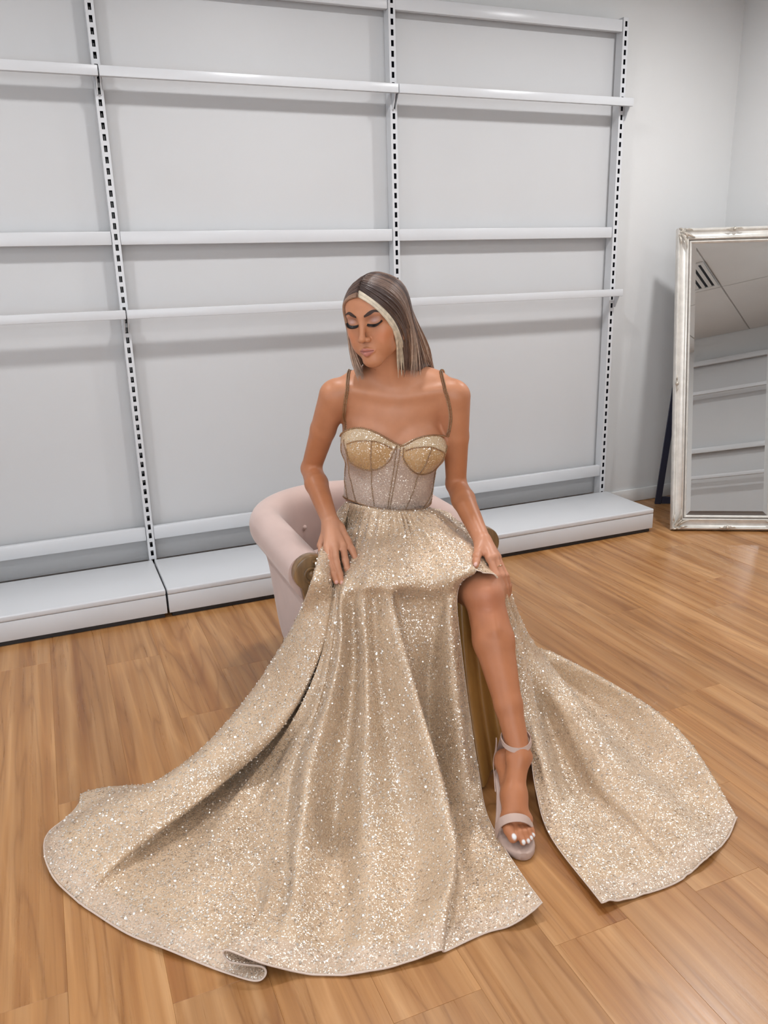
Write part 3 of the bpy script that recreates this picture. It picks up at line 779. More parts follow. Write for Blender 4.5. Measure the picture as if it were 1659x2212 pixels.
hv, hfc, hcol = [], [], []
def add_part(mb, cols):
    n = len(hv); hv.extend(mb.v); hfc.extend([tuple(i + n for i in f) for f in mb.f]); hcol.extend(cols)
HG = [BODY[0], BODY[-1]]
sheets = [np.array([hair_path(s, a, 0.0) for a in np.linspace(0.0, 1, 44)]) for s in (-1, 1)]
strands = []
for s in (-1, 1):
    na = 105
    for i in range(na):
        for lay in (0, 1):
            a = min(1, max(0.0, (i + rh.uniform(-.4, .4)) / (na - 1)))
            lift = .012 + .030 * lay * rh.random() + .006 * rh.random()
            P = hair_path(s, a, lift, rh.uniform(-.008, .008), rh.uniform(-.022, .020))
            n = len(P); t = np.linspace(0, 1, n)
            wv = np.sin(t * rh.uniform(4, 9) + rh.uniform(0, 6)) * .0020 * t; P[:, 0] += wv; P[:, 1] += wv * .5
            strands.append((s, a, lay, P, rh.uniform(.0017, .0030), rh.random(), rh.uniform(.85, 1.15)))
allp = np.concatenate([q.reshape(-1, 3) for q in sheets] + [q[3] for q in strands])
dl = np.concatenate([np.full(q.shape[0] * q.shape[1], .0025) for q in sheets] + [np.full(len(q[3]), .0042 + .0022 * q[2]) for q in strands])
lens = [q.shape[1] for q in sheets for _ in range(q.shape[0])] + [len(q[3]) for q in strands]
allp = push(HG, allp, dl); Q = allp.reshape(len(lens), lens[0], 3)
for it in range(10):                     # relax every lock along its length
    Q[:, 1:-1] = Q[:, 1:-1] * .4 + (Q[:, :-2] + Q[:, 2:]) * .3
allp = push(HG, Q.reshape(-1, 3), dl * .75, it=2); Q = allp.reshape(len(lens), lens[0], 3)
for it in range(3): Q[:, 1:-1] = Q[:, 1:-1] * .4 + (Q[:, :-2] + Q[:, 2:]) * .3
allp = Q.reshape(-1, 3); k = 0
for q in sheets:
    m = q.shape[0] * q.shape[1]; G = allp[k:k + m].reshape(q.shape); k += m
    mb = MB(); mb.grid(to_world(G))
    add_part(mb, [tuple(DK * (1 - tt) + BR * tt) for a in range(q.shape[0]) for tt in np.linspace(0, 1, q.shape[1])])
for s, a, lay, P, r0, x, f in strands:
    m = len(P); P = allp[k:k + m]; k += m; t = np.linspace(0, 1, m)
    rad = r0 * (1.3 if a < .07 else 1) * (0.65 + .5 * np.sin(math.pi * t ** .8)) * np.where(t > .85, np.maximum(.15, (1 - t) / .15), 1)
    if s > 0:
        if a < .07: c0, c1 = BL, BL * .72
        elif a < .2: c0, c1 = DK, (BR if x < .7 else CA)
        elif a < .34: c0, c1 = (BR, LT) if x < .6 else (DK, CA)
        elif a < .5: c0, c1 = (DK, BR) if x < .45 else (BR, LT)
        else: c0, c1 = (BR, CA) if x < .7 else (CA, LT)
    else:
        if a < .05: c0, c1 = CA, LT * .9
        else: c0, c1 = (DK, LT * .75) if x < .5 else (BR, LT * .85)
    mb = MB(); mb.tube(to_world(P), rad, 5, True); cols = []
    for tt in t: cols += [tuple((c0 * (1 - tt ** 1.3) + c1 * tt ** 1.3) * f)] * 5
    add_part(mb, cols)
hair = mesh_np('hair', np.array(hv), hfc, M['hair'], person, np.array(hcol)); hair['label'] = 'long straight brown hair with blonde face-framing streak, parted in the middle'

M['lash'] = paint('lash_black', (.010, .008, .008), .5); M['brow'] = paint('brow_brown', (.050, .026, .020), .7)
def on_face(L_, lift=.0006, it=3):
    Q = np.array([hw(*q) for q in L_]); g = BODY[-1:]
    Q = project(g, Q, it + 3, .3)
    return Q + hf * lift
for s in (-1, 1):
    xs = np.linspace(0, 1, 15); rows = []
    for t in xs:
        x = s * (.0105 + .0355 * t); z = .0150 + .0090 * math.sin(math.pi * min(1, t * .78) * .82) - .0065 * max(0, t - .62) / .38
        h = .0029 * (.75 + .5 * min(1, t * 4)) * (1 - max(0, t - .45) / .55 * .80)
        rows.append([(x, .088 - .022 * t, z + q * h) for q in (-1, -.4, .4, 1)])
    R_ = np.array(rows); Q = on_face(R_.reshape(-1, 3), .0007).reshape(R_.shape)
    Q2 = Q + hf * .0009
    mb = MB(); mb.grid(to_world(np.concatenate([Q, Q2[:, ::-1]], 1)), closev=True); mb.build('eyebrow', M['brow'], person, smooth=True)
    # lash fringe: a row of tapered lashes rooted on the lid edge
    base = []
    for t in np.linspace(0, 1, 25):
        ex = s * (-.0160 + .0335 * t); z = -.0088 + .0075 * (2 * t - .95) ** 2 * (.55 if t < .5 else 1.0)
        base.append((s * .031 + ex, .085 - .012 * t * t, z))
    B_ = on_face(base, .0003); mb = MB()
    for i, t in enumerate(np.linspace(0, 1, 25)):
        ln = .0048 + .0055 * math.sin(math.pi * min(1, .15 + t * .8)) + .003 * t
        d = hf * .75 - hz * (.62 - .55 * t ** 2) + hx * s * (-.15 + .85 * t); d = d / np.linalg.norm(d)
        p0 = B_[i]; p1 = p0 + d * ln * .55 - hz * .0006; p2 = p0 + d * ln + hz * .0012
        mb.tube(to_world(np.array([p0 - d * .001, p1, p2])), [.00125, .0008, .00018], 4)
    mb.tube(to_world(B_), .0011, 5)
    o = mb.build('eyelashes', M['lash'], person); o['kind'] = 'stuff'
SEAM = {'top': [(-0.118, 2.2648, 0.8729), (-0.1033, 2.2212, 0.8959), (-0.0826, 2.2027, 0.9069), (-0.0614, 2.1912, 0.9085), (-0.0357, 2.1822, 0.9016), (-0.0077, 2.1792, 0.887), (0.0179, 2.1837, 0.8709), (0.0333, 2.1862, 0.862), (0.0488, 2.1842, 0.858), (0.0644, 2.1812, 0.8661), (0.0827, 2.1797, 0.8765), (0.1061, 2.1807, 0.8822), (0.1324, 2.1862, 0.883), (0.1567, 2.1997, 0.8783), (0.1808, 2.2403, 0.8667), (0.1849, 2.2328, 0.8546)], 'cupupL': [(-0.0995, 2.1917, 0.8659), (-0.0805, 2.1797, 0.8745), (-0.0544, 2.1722, 0.8766), (-0.0287, 2.1712, 0.8735), (-0.0031, 2.1762, 0.8638), (0.0199, 2.1837, 0.8496)], 'cupupR': [(0.0575, 2.1807, 0.8452), (0.0795, 2.1737, 0.8528), (0.1052, 2.1697, 0.8555), (0.1285, 2.1707, 0.8533), (0.1523, 2.1787, 0.843), (0.1721, 2.1997, 0.8284)], 'cupL': [(-0.1014, 2.1917, 0.85), (-0.0983, 2.1937, 0.8308), (-0.0902, 2.2007, 0.8101), (-0.0708, 2.1982, 0.7966), (-0.0499, 2.1952, 0.7899), (-0.0315, 2.1932, 0.7886), (-0.0103, 2.1907, 0.794), (0.0085, 2.1887, 0.8074), (0.0193, 2.1867, 0.8237), (0.0263, 2.1857, 0.8424), (0.0318, 2.1857, 0.8555)], 'cupR': [(0.0512, 2.1827, 0.8503), (0.0507, 2.1837, 0.8288), (0.0582, 2.1852, 0.8095), (0.0711, 2.1887, 0.7921), (0.087, 2.1947, 0.778), (0.1031, 2.2022, 0.7703), (0.1221, 2.2112, 0.7688), (0.1415, 2.2217, 0.7739), (0.1566, 2.2072, 0.7934), (0.1695, 2.2017, 0.816), (0.1766, 2.2067, 0.8389)], 'cupcL': [(-0.0378, 2.1697, 0.8714), (-0.0373, 2.1677, 0.8455), (-0.037, 2.1762, 0.817), (-0.0341, 2.1932, 0.7886)], 'cupcR': [(0.1284, 2.1702, 0.8495), (0.1203, 2.1692, 0.8248), (0.1128, 2.1792, 0.7986), (0.1003, 2.2002, 0.7722)], 'priL': [(-0.0342, 2.1952, 0.7854), (-0.0327, 2.2032, 0.7506), (-0.0284, 2.2027, 0.7175), (-0.0227, 2.2037, 0.6837)], 'priR': [(0.0978, 2.2042, 0.7658), (0.0896, 2.2112, 0.7312), (0.0783, 2.2097, 0.7014), (0.0671, 2.2102, 0.6708)], 'cen1': [(0.0331, 2.1857, 0.8555), (0.0302, 2.1902, 0.8145), (0.0261, 2.1947, 0.773), (0.0211, 2.1967, 0.7261), (0.016, 2.2007, 0.6779)], 'cen2': [(0.0422, 2.1852, 0.8553), (0.0396, 2.1892, 0.8145), (0.0354, 2.1947, 0.7727), (0.029, 2.1967, 0.7258), (0.0226, 2.2012, 0.6762)], 'sideL': [(-0.1143, 2.2177, 0.8608), (-0.1146, 2.2413, 0.815), (-0.1135, 2.2873, 0.7537), (-0.1084, 2.2633, 0.723), (-0.1036, 2.2518, 0.6949)], 'sideL2': [(-0.1076, 2.2077, 0.8734), (-0.0997, 2.1957, 0.8303), (-0.0969, 2.2458, 0.7776), (-0.09, 2.2373, 0.7406), (-0.0779, 2.2263, 0.6929)], 'sideR': [(0.1812, 2.2298, 0.8473), (0.1709, 2.2022, 0.8185), (0.1629, 2.2593, 0.7641), (0.1518, 2.2818, 0.7134), (0.1406, 2.2843, 0.6758), (0.1291, 2.2583, 0.6635)], 'sideR2': [(0.1627, 2.2763, 0.7542), (0.1491, 2.2818, 0.7164), (0.135, 2.2598, 0.6886), (0.1172, 2.2418, 0.6658)], 'belt': [(-0.1135, 2.2713, 0.6911), (-0.0809, 2.2288, 0.688), (-0.0485, 2.2117, 0.6794), (-0.0083, 2.2027, 0.6724), (0.0318, 2.2032, 0.6669), (0.0724, 2.2132, 0.6636), (0.1144, 2.2413, 0.6575), (0.1339, 2.2683, 0.6633)], 'strapL': [(-0.0873, 2.2398, 1.0525), (-0.0897, 2.1912, 1.0141), (-0.0955, 2.1962, 0.9827), (-0.1005, 2.2097, 0.9547), (-0.1052, 2.2383, 0.9181), (-0.1035, 2.2273, 0.8975)], 'strapR': [(0.1688, 2.2268, 1.0386), (0.1737, 2.1922, 1.0067), (0.1813, 2.1927, 0.9756), (0.1879, 2.2022, 0.9427), (0.1886, 2.2117, 0.9121), (0.182, 2.2222, 0.8717)]}
SK_MAIN = [[(92,2190,670),(144,2101,632),(191,2002,602),(232,1952,577),(200,1965,546),(184,1955,489),(195,1920,347),(212,1870,185),(228,1810,58),(233,1721,20),(257,1609,14),(287,1499,16),(312,1404,30)],[(79,2190,669),(118,2090,630),(154,1986,600),(178,1923,572),(162,1950,511),(158,1935,446),(162,1890,310),(175,1830,156),(192,1770,33),(196,1645,20),(217,1554,15),(239,1453,15),(262,1376,12)],[(59,2190,670),(81,2108,625),(100,2000,590),(120,1936,550),(132,1955,490),(125,1945,403),(110,1920,268),(117,1860,125),(144,1755,4),(151,1582,20),(162,1487,12),(173,1405,12),(187,1356,8)],[(50,2187,671),(62,2104,627),(67,1989,595),(54,1909,560),(30,1950,499),(51,1915,384),(78,1860,256),(112,1785,140),(139,1705,32),(149,1574,14),(134,1460,12),(114,1384,10),(102,1313,6)],[(40,2185,672),(47,2102,628),(39,1977,600),(19,1904,563),(4,1915,517),(29,1870,403),(56,1800,284),(91,1720,178),(118,1640,78),(131,1537,45),(116,1429,40),(97,1372,22),(83,1305,6)],[(20,2185,674),(18,2113,625),(3,1980,600),(-16,1902,565),(-29,1925,508),(-27,1885,384),(-13,1820,262),(12,1740,154),(30,1650,61),(41,1534,25),(37,1432,16),(19,1348,12),(3,1277,5)],[(-2,2185,677),(-11,2116,625),(-29,1983,600),(-47,1904,565),(-59,1915,513),(-51,1870,379),(-54,1795,252),(-62,1715,147),(-64,1630,53),(-58,1512,35),(-57,1416,22),(-66,1331,14),(-74,1262,5)],[(-22,2190,679),(-40,2140,618),(-58,2007,592),(-75,1929,556),(-89,1935,505),(-87,1895,368),(-102,1820,238),(-126,1745,128),(-138,1660,32),(-132,1527,18),(-127,1423,12),(-132,1332,10),(-138,1262,5)],[(-42,2195,681),(-66,2176,611),(-86,2042,580),(-102,1954,552),(-113,1930,508),(-118,1885,400),(-146,1815,282),(-187,1745,170),(-204,1629,110),(-213,1545,50),(-212,1442,40),(-211,1350,30),(-197,1266,6)],[(-58,2200,684),(-87,2207,604),(-106,2068,571),(-121,1970,546),(-129,1945,502),(-143,1910,388),(-179,1850,263),(-239,1790,142),(-252,1698,60),(-243,1564,35),(-233,1448,35),(-250,1348,45),(-266,1260,45)],[(-60,2200,684),(-90,2211,603),(-108,2071,570),(-124,1973,545),(-132,1950,498),(-148,1915,384),(-186,1855,258),(-250,1800,132),(-274,1715,45),(-271,1577,25),(-267,1444,40),(-292,1350,50),(-335,1279,55)],[(-64,2200,685),(-94,2214,602),(-111,2077,568),(-128,1977,542),(-136,1955,493),(-154,1920,379),(-196,1865,249),(-263,1810,124),(-297,1726,35),(-293,1583,18),(-283,1458,22),(-282,1367,22),(-323,1272,30)],[(-68,2205,685),(-98,2221,600),(-114,2083,566),(-130,1979,540),(-140,1958,489),(-159,1926,373),(-205,1872,243),(-278,1825,108),(-318,1730,30),(-317,1585,15),(-301,1465,10),(-277,1359,12),(-263,1267,18)],[(-73,2207,686),(-101,2227,598),(-117,2088,564),(-133,1984,537),(-144,1962,485),(-163,1933,367),(-212,1880,236),(-295,1878,85),(-345,1760,30),(-354,1624,15),(-342,1492,12),(-312,1368,10),(-281,1252,4)],[(-77,2210,686),(-105,2233,596),(-120,2097,561),(-136,1988,534),(-149,1965,481),(-168,1940,361),(-225,1890,228),(-316,1908,80),(-389,1797,32),(-419,1665,24),(-429,1546,18),(-430,1424,15),(-420,1310,4)],[(-84,2215,686),(-111,2249,591),(-125,2122,556),(-137,2014,529),(-148,1975,484),(-166,1955,360),(-225,1910,227),(-314,1929,95),(-396,1842,35),(-457,1712,22),(-495,1602,18),(-528,1495,15),(-544,1369,4)],[(-88,2220,686),(-116,2265,586),(-130,2144,551),(-139,2037,524),(-145,1990,484),(-167,1980,355),(-222,1945,221),(-305,1966,100),(-398,1914,28),(-495,1781,10),(-566,1684,10),(-629,1576,12),(-668,1451,4)],[(-92,2230,684),(-121,2262,590),(-138,2108,567),(-145,1973,548),(-150,1968,489),(-176,1948,368),(-237,1908,246),(-315,1878,155),(-401,1837,88),(-494,1722,66),(-568,1650,50),(-643,1574,30),(-704,1479,4)],[(-98,2240,683),(-128,2229,605),(-145,2056,590),(-158,1935,565),(-177,1980,476),(-225,1950,331),(-311,1930,193),(-414,1841,120),(-521,1768,78),(-611,1704,60),(-688,1655,45),(-737,1598,30),(-778,1548,5)],[(-103,2260,680),(-141,2237,610),(-163,2048,600),(-175,1926,575),(-210,2000,455),(-281,1990,298),(-376,1980,173),(-472,1862,115),(-572,1784,75),(-667,1739,60),(-748,1700,45),(-805,1665,30),(-835,1648,5)],[(-106,2280,677),(-154,2291,600),(-179,2096,590),(-188,1959,565),(-240,2040,431),(-319,2050,297),(-421,2050,148),(-510,1944,80),(-619,1859,40),(-707,1842,35),(-762,1788,30),(-810,1736,22),(-851,1709,6)],[(-110,2300,673),(-172,2433,560),(-197,2267,530),(-203,2171,480),(-229,2120,403),(-307,2150,260),(-424,2130,101),(-521,2037,20),(-621,1901,8),(-741,1885,14),(-818,1863,12),(-819,1818,12),(-825,1772,6)]]
SK_SIDE = [[(92,2190,670),(144,2101,632),(191,2002,602),(232,1952,577),(284,1955,563),(302,1985,483),(323,1985,378),(343,1965,278),(358,1930,172),(370,1880,90),(367,1771,40),(377,1634,12),(440,1413,20)],[(112,2200,669),(176,2140,625),(228,2058,598),(281,2036,565),(311,2000,519),(330,2020,430),(359,2030,335),(381,2000,244),(400,1950,131),(403,1825,70),(419,1715,25),(454,1588,15),(513,1439,8)],[(120,2220,665),(190,2197,620),(249,2137,590),(301,2112,550),(323,2060,488),(350,2100,380),(386,2120,276),(417,2100,197),(472,2105,65),(481,1968,30),(497,1807,10),(548,1668,10),(611,1476,6)],[(123,2230,662),(197,2234,615),(258,2178,583),(308,2146,540),(328,2090,471),(361,2150,350),(399,2170,247),(439,2160,175),(496,2109,85),(515,1953,60),(540,1792,40),(601,1681,25),(666,1510,6)],[(126,2240,660),(203,2272,610),(266,2222,575),(315,2185,530),(332,2120,456),(374,2200,320),(414,2220,219),(479,2288,120),(538,2159,75),(575,1980,60),(604,1812,45),(668,1712,30),(729,1557,6)],[(130,2260,655),(218,2359,590),(277,2317,550),(326,2268,500),(348,2200,416),(395,2280,276),(439,2300,176),(525,2436,55),(611,2311,22),(671,2127,15),(706,1936,14),(758,1799,14),(795,1621,6)],[(132,2280,651),(228,2465,560),(295,2467,500),(343,2384,450),(368,2300,367),(420,2380,221),(471,2420,115),(548,2475,55),(663,2317,50),(759,2150,45),(809,1982,40),(826,1823,30),(839,1683,6)],[(135,2300,645),(243,2621,500),(314,2627,430),(375,2584,360),(388,2380,310),(443,2460,164),(493,2500,65),(570,2559,12),(694,2390,6),(791,2202,6),(838,2017,6),(845,1841,6),(840,1685,5)]]
# ------------------------------------------------------------------ gown
def glitter(name, cell, flake=.35, rough=.3, tilt=.55, base=None, sheer=0.0):
    m, nt, b = newmat(name); L = nt.links.new
    tc = nd(nt, 'ShaderNodeTexCoord'); at_ = nd(nt, 'ShaderNodeAttribute', _attribute_name='tone')
    vo = nd(nt, 'ShaderNodeTexVoronoi', Scale=1.0 / cell); L(tc.outputs['Object'], vo.inputs['Vector'])
    sb = nd(nt, 'ShaderNodeVectorMath', _operation='SUBTRACT'); L(vo.outputs['Color'], sb.inputs[0]); sb.inputs[1].default_value = (.5, .5, .5)
    sc = nd(nt, 'ShaderNodeVectorMath', _operation='SCALE'); sc.inputs['Scale'].default_value = tilt * 2; L(sb.outputs[0], sc.inputs[0])
    ge = nd(nt, 'ShaderNodeNewGeometry'); ad = nd(nt, 'ShaderNodeVectorMath', _operation='ADD'); L(ge.outputs['Normal'], ad.inputs[0]); L(sc.outputs[0], ad.inputs[1])
    no = nd(nt, 'ShaderNodeVectorMath', _operation='NORMALIZE'); L(ad.outputs[0], no.inputs[0])
    se = nd(nt, 'ShaderNodeSeparateColor'); L(vo.outputs['Color'], se.inputs[0])
    gt = nd(nt, 'ShaderNodeMath', _operation='LESS_THAN'); gt.inputs[1].default_value = flake; L(se.outputs[0], gt.inputs[0])
    ns = nd(nt, 'ShaderNodeTexNoise', Scale=14.0, Detail=3.0); L(tc.outputs['Object'], ns.inputs['Vector'])
    tv = ramp(nt, ns.outputs['Fac'], [(0.3, (0.90, 0.88, 0.86)), (0.7, (1.08, 1.08, 1.08))])
    mx = nd(nt, 'ShaderNodeMix', _data_type='RGBA', _blend_type='MULTIPLY'); mx.inputs['Factor'].default_value = 1.0
    L(at_.outputs['Color'], mx.inputs[6]); L(tv, mx.inputs[7])
    m2 = nd(nt, 'ShaderNodeMix', _data_type='RGBA'); L(gt.outputs[0], m2.inputs['Factor']); L(mx.outputs[2], m2.inputs[6]); m2.inputs[7].default_value = (.95, .88, .78, 1)
    L(m2.outputs[2], b.inputs['Base Color']); L(gt.outputs[0], b.inputs['Metallic']); L(no.outputs[0], b.inputs['Normal'])
    b.inputs['Roughness'].default_value = rough; b.inputs['Sheen Weight'].default_value = .15; b.inputs['Sheen Roughness'].default_value = .4
    return m
M['gown'] = glitter('glitter_tulle', .0022, .16, .38, .34)
M['bodice'] = glitter('glitter_bodice', .0020, .10, .42, .26)
def metal(name, col, rough):
    return paint(name, col, rough, .04, 40, metal=1.0)
M['bead'] = metal('bead_bronze', (.58, .41, .27), .28); M['sequin'] = paint('sequin_silver', (.95, .87, .77), .16, .03, 40, metal=.6)
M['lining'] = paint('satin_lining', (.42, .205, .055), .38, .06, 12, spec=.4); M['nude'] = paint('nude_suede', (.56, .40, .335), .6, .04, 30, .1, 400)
M['hemcord'] = paint('hem_binding', (.70, .56, .47), .5)

TORSO = BODY[:1]
# bodice surface
def tz(phi):
    T = SEAM['top']; a = [math.atan2(p[0] - .026, 2.29 - p[1]) for p in T]; z = [p[2] for p in T]
    o = np.argsort(a); a = np.array(a)[o]; z = np.array(z)[o]
    a = np.r_[-math.pi, -2.2, a, 2.2, math.pi]; z = np.r_[.82, .845, z, .84, .82]
    return np.interp(phi, a, z)
def bz(phi):
    T = SEAM['belt']; a = [math.atan2(p[0] - .014, 2.29 - p[1]) for p in T]; z = [p[2] for p in T]
    return np.interp(phi, [-math.pi] + a + [math.pi], [.675] + z + [.675])
def shell_r(phi, z, off):
    ax = .014 + .014 * (z - .67) / .2; lo = np.full(len(phi), .03); hi = np.full(len(phi), .24)
    D = np.stack([np.sin(phi), -np.cos(phi), 0 * phi], 1); O = np.stack([ax, 0 * ax + 2.29, z], 1)
    for _ in range(14):
        mid = (lo + hi) / 2; f = field(TORSO, O + D * mid[:, None]) - off; lo = np.where(f < 0, mid, lo); hi = np.where(f < 0, hi, mid)
    return O + D * lo[:, None]
NP, NZ = 128, 30
ph = np.linspace(-math.pi, math.pi, NP, endpoint=False); PH = np.repeat(ph[:, None], NZ, 1); TT = np.repeat(np.linspace(0, 1, NZ)[None], NP, 0)
ZZ = bz(PH) - .006 + (tz(PH) - bz(PH) + .006) * TT
BP = shell_r(PH.ravel(), ZZ.ravel(), .0042).reshape(NP, NZ, 3)
def inpoly(x, z, poly):
    c = np.zeros(len(x), bool); n = len(poly)
    for i in range(n):
        x0, z0 = poly[i]; x1, z1 = poly[(i + 1) % n]
        k = (z0 > z) != (z1 > z); c ^= k & (x < (x1 - x0) * (z - z0) / (z1 - z0 + 1e-12) + x0)
    return c
bt = np.tile(V3(.52, .385, .31), (NP * NZ, 1)); q = BP.reshape(-1, 3); fr = q[:, 1] < 2.27
for k in 'LR':
    poly = [(p[0], p[2]) for p in SEAM['cup' + k]]; up = [(p[0], p[2]) for p in SEAM['cupup' + k]]
    allp = sorted(up, reverse=True) if k == 'L' else sorted(up)
    cupm = fr & inpoly(q[:, 0], q[:, 2], [(p[0], p[2]) for p in SEAM['cup' + k]] + ([(p[0], p[2]) for p in SEAM['cupup' + k]][::-1] if k == 'L' else [(p[0], p[2]) for p in SEAM['cupup' + k]][::-1]))
    bt[cupm] = (.56, .345, .165)
bandm = fr & (q[:, 2] > np.interp(q[:, 0], [p[0] for p in SEAM['cupupL'] + SEAM['cupupR']], [p[2] for p in SEAM['cupupL'] + SEAM['cupupR']]))
bt[bandm] = (.62, .455, .285)
mb = MB(); mb.grid(to_world(BP), closeu=True)
bodice = mesh_np('bodice', np.array(mb.v), mb.f, M['bodice'], person, bt); bodice['label'] = 'gold boned corset bodice with sequinned cups'

def resample(pts, step):
    P = np.asarray(pts, float); n = len(P)
    t = np.arange(n); tt = np.linspace(0, n - 1, n * 24)
    P = cr1(P, tt); d = np.r_[0, np.cumsum(np.linalg.norm(np.diff(P, axis=0), axis=1))]
    k = max(2, int(d[-1] / step)); s = np.linspace(0, d[-1], k)
    return np.stack([np.interp(s, d, P[:, i]) for i in range(3)], 1)
def cr1(P, tt):
    """Catmull-Rom through rows of P at parameters tt"""
    n = len(P); i = np.clip(np.floor(tt).astype(int), 0, n - 2); u = (tt - i).reshape((-1,) + (1,) * (P.ndim - 1))
    Pe = np.concatenate([2 * P[:1] - P[1:2], P, 2 * P[-1:] - P[-2:-1]])
    a, b, c, d = Pe[i], Pe[i + 1], Pe[i + 2], Pe[i + 3]
    return .5 * (2 * b + (c - a) * u + (2 * a - 5 * b + 4 * c - d) * u * u + (3 * b - a - 3 * c + d) * u ** 3)
def beads(path, parent, r=.0020, step=.0043, snap=True, name='bead_trim', rows=(0,)):
    P = resample(path, step); mb = MB()
    if snap:
        phi = np.arctan2(P[:, 0] - .02, 2.29 - P[:, 1]); P = shell_r(phi, P[:, 2], .0052)
    T = np.gradient(P, axis=0); T /= np.linalg.norm(T, axis=1)[:, None]
    sd = np.cross(T, V3(0, -1, 0.0)); sd /= np.linalg.norm(sd, axis=1)[:, None] + 1e-9
    for rr in rows:
        for p in to_world(P + sd * rr): mb.ball(p, r, 6, 4)
    o = mb.build(name, M['bead'], parent, smooth=True); o['kind'] = 'stuff'; return o
for k in SEAM:
    if k.startswith('strap'): continue
    if k == 'belt':
        a = np.linspace(-math.pi, math.pi, 90); pts = np.stack([.014 + .15 * np.sin(a), 2.29 - .15 * np.cos(a), bz(a)], 1)
        beads(pts, bodice, .0030, .0056, name='waist_trim'); continue
    if k == 'top': beads(SEAM[k], bodice, .0028, .0052, name='neckline_trim'); continue
    beads(SEAM[k], bodice, .0022 if k[:3] != 'cup' else .0025, .0048)
for k in ('strapL', 'strapR'):
    pts = [V3(*p) for p in SEAM[k]]; p0 = pts[0]
    sx = 1 if k == 'strapR' else -1
    back = [p0 + V3(-.004 * sx, .035, .000), p0 + V3(-.008 * sx, .075, -.045), p0 + V3(-.015 * sx, .095, -.12)]
    pts = push([BODY[0], BODY[2], BODY[3]], resample(back[::-1] + pts, .012), .0018, True, 5)
    o = beads(pts, person, .0027, .0046, snap=False, name='shoulder_strap', rows=(-.0028, .0028)); o['label'] = 'beaded gold shoulder strap'

# skirt
def grid_normals(A):
    du = np.gradient(A, axis=0); dv = np.gradient(A, axis=1); n = np.cross(du, dv); n /= np.linalg.norm(n, axis=2)[..., None] + 1e-9
    return n
def skirt_surface(net, nu, nv, folds, facing):
    N = np.array(net, float) / 1000.0
    nn = grid_normals(N); nn = np.where((nn @ V3(*facing) < 0)[..., None], -nn, nn)
    env = np.interp(np.arange(N.shape[1]), [0, 2.5, 4.5, 6, 10, 12], [0, 0, .55, 1, .7, .25])
    N = N + nn * (np.array(folds)[:, None] * env[None])[..., None]
    N[..., 2] = np.maximum(N[..., 2], .004)
    A = cr1(N, np.linspace(0, len(N) - 1, nu))
    A = np.swapaxes(cr1(np.swapaxes(A, 0, 1), np.linspace(0, N.shape[1] - 1, nv)), 0, 1)
    return A
def vnoise(x, y, seed=0):
    """cheap smooth value noise"""
    rs = np.random.RandomState(seed); T = rs.rand(64, 64); xi = np.floor(x).astype(int); yi = np.floor(y).astype(int); fx = x - xi; fy = y - yi
    fx = fx * fx * (3 - 2 * fx); fy = fy * fy * (3 - 2 * fy); g = lambda a, b: T[a % 64, b % 64]
    return (g(xi, yi) * (1 - fx) + g(xi + 1, yi) * fx) * (1 - fy) + (g(xi, yi + 1) * (1 - fx) + g(xi + 1, yi + 1) * fx) * fy - .5
def finish_skirt(A, name, gather_u, seed, facing):
    nu, nv = A.shape[:2]; n = grid_normals(A)
    if (n[nu // 2, nv // 2] @ V3(*facing)) < 0: n = -n
    u = np.repeat(np.linspace(0, 1, nu)[:, None], nv, 1); v = np.repeat(np.linspace(0, 1, nv)[None], nu, 0)
    amp = .0048 * np.clip(v / .03, 0, 1) * np.exp(-(v / .13) ** 2)
    d = amp * np.sin(u * gather_u + 2.2 * vnoise(u * 14, v * 3, seed))
    env = np.clip((v - .1) / .2, 0, 1)
    d = d + env * (.010 * vnoise(u * 9, v * 3.2, seed + 1) + .0055 * vnoise(u * 26, v * 7, seed + 2) + .0022 * vnoise(u * 60, v * 22, seed + 3))
    d = d * np.where(v < .27, np.clip(u / .05, 0, 1), 1)
    A = A + n * d[..., None]
    A[..., 2] = np.maximum(A[..., 2], .0035)
    tone = np.tile(V3(.635, .455, .300), (nu * nv, 1)).reshape(nu, nv, 3)
    L_ = np.linalg.norm(np.diff(A, axis=1), axis=2); dist = np.concatenate([np.cumsum(L_[:, ::-1], 1)[:, ::-1], np.zeros((nu, 1))], 1)
    hb = np.clip((.060 - dist) / .006, 0, 1)[..., None]; tone = tone * (1 - hb) + V3(.640, .475, .345) * hb
    mb = MB(); mb.grid(to_world(A)); o = mesh_np(name, np.array(mb.v), mb.f, M['gown'], person, tone.reshape(-1, 3))
    sm = o.modifiers.new('thickness', 'SOLIDIFY'); sm.thickness = .0016; sm.offset = 0
    return o, A, n
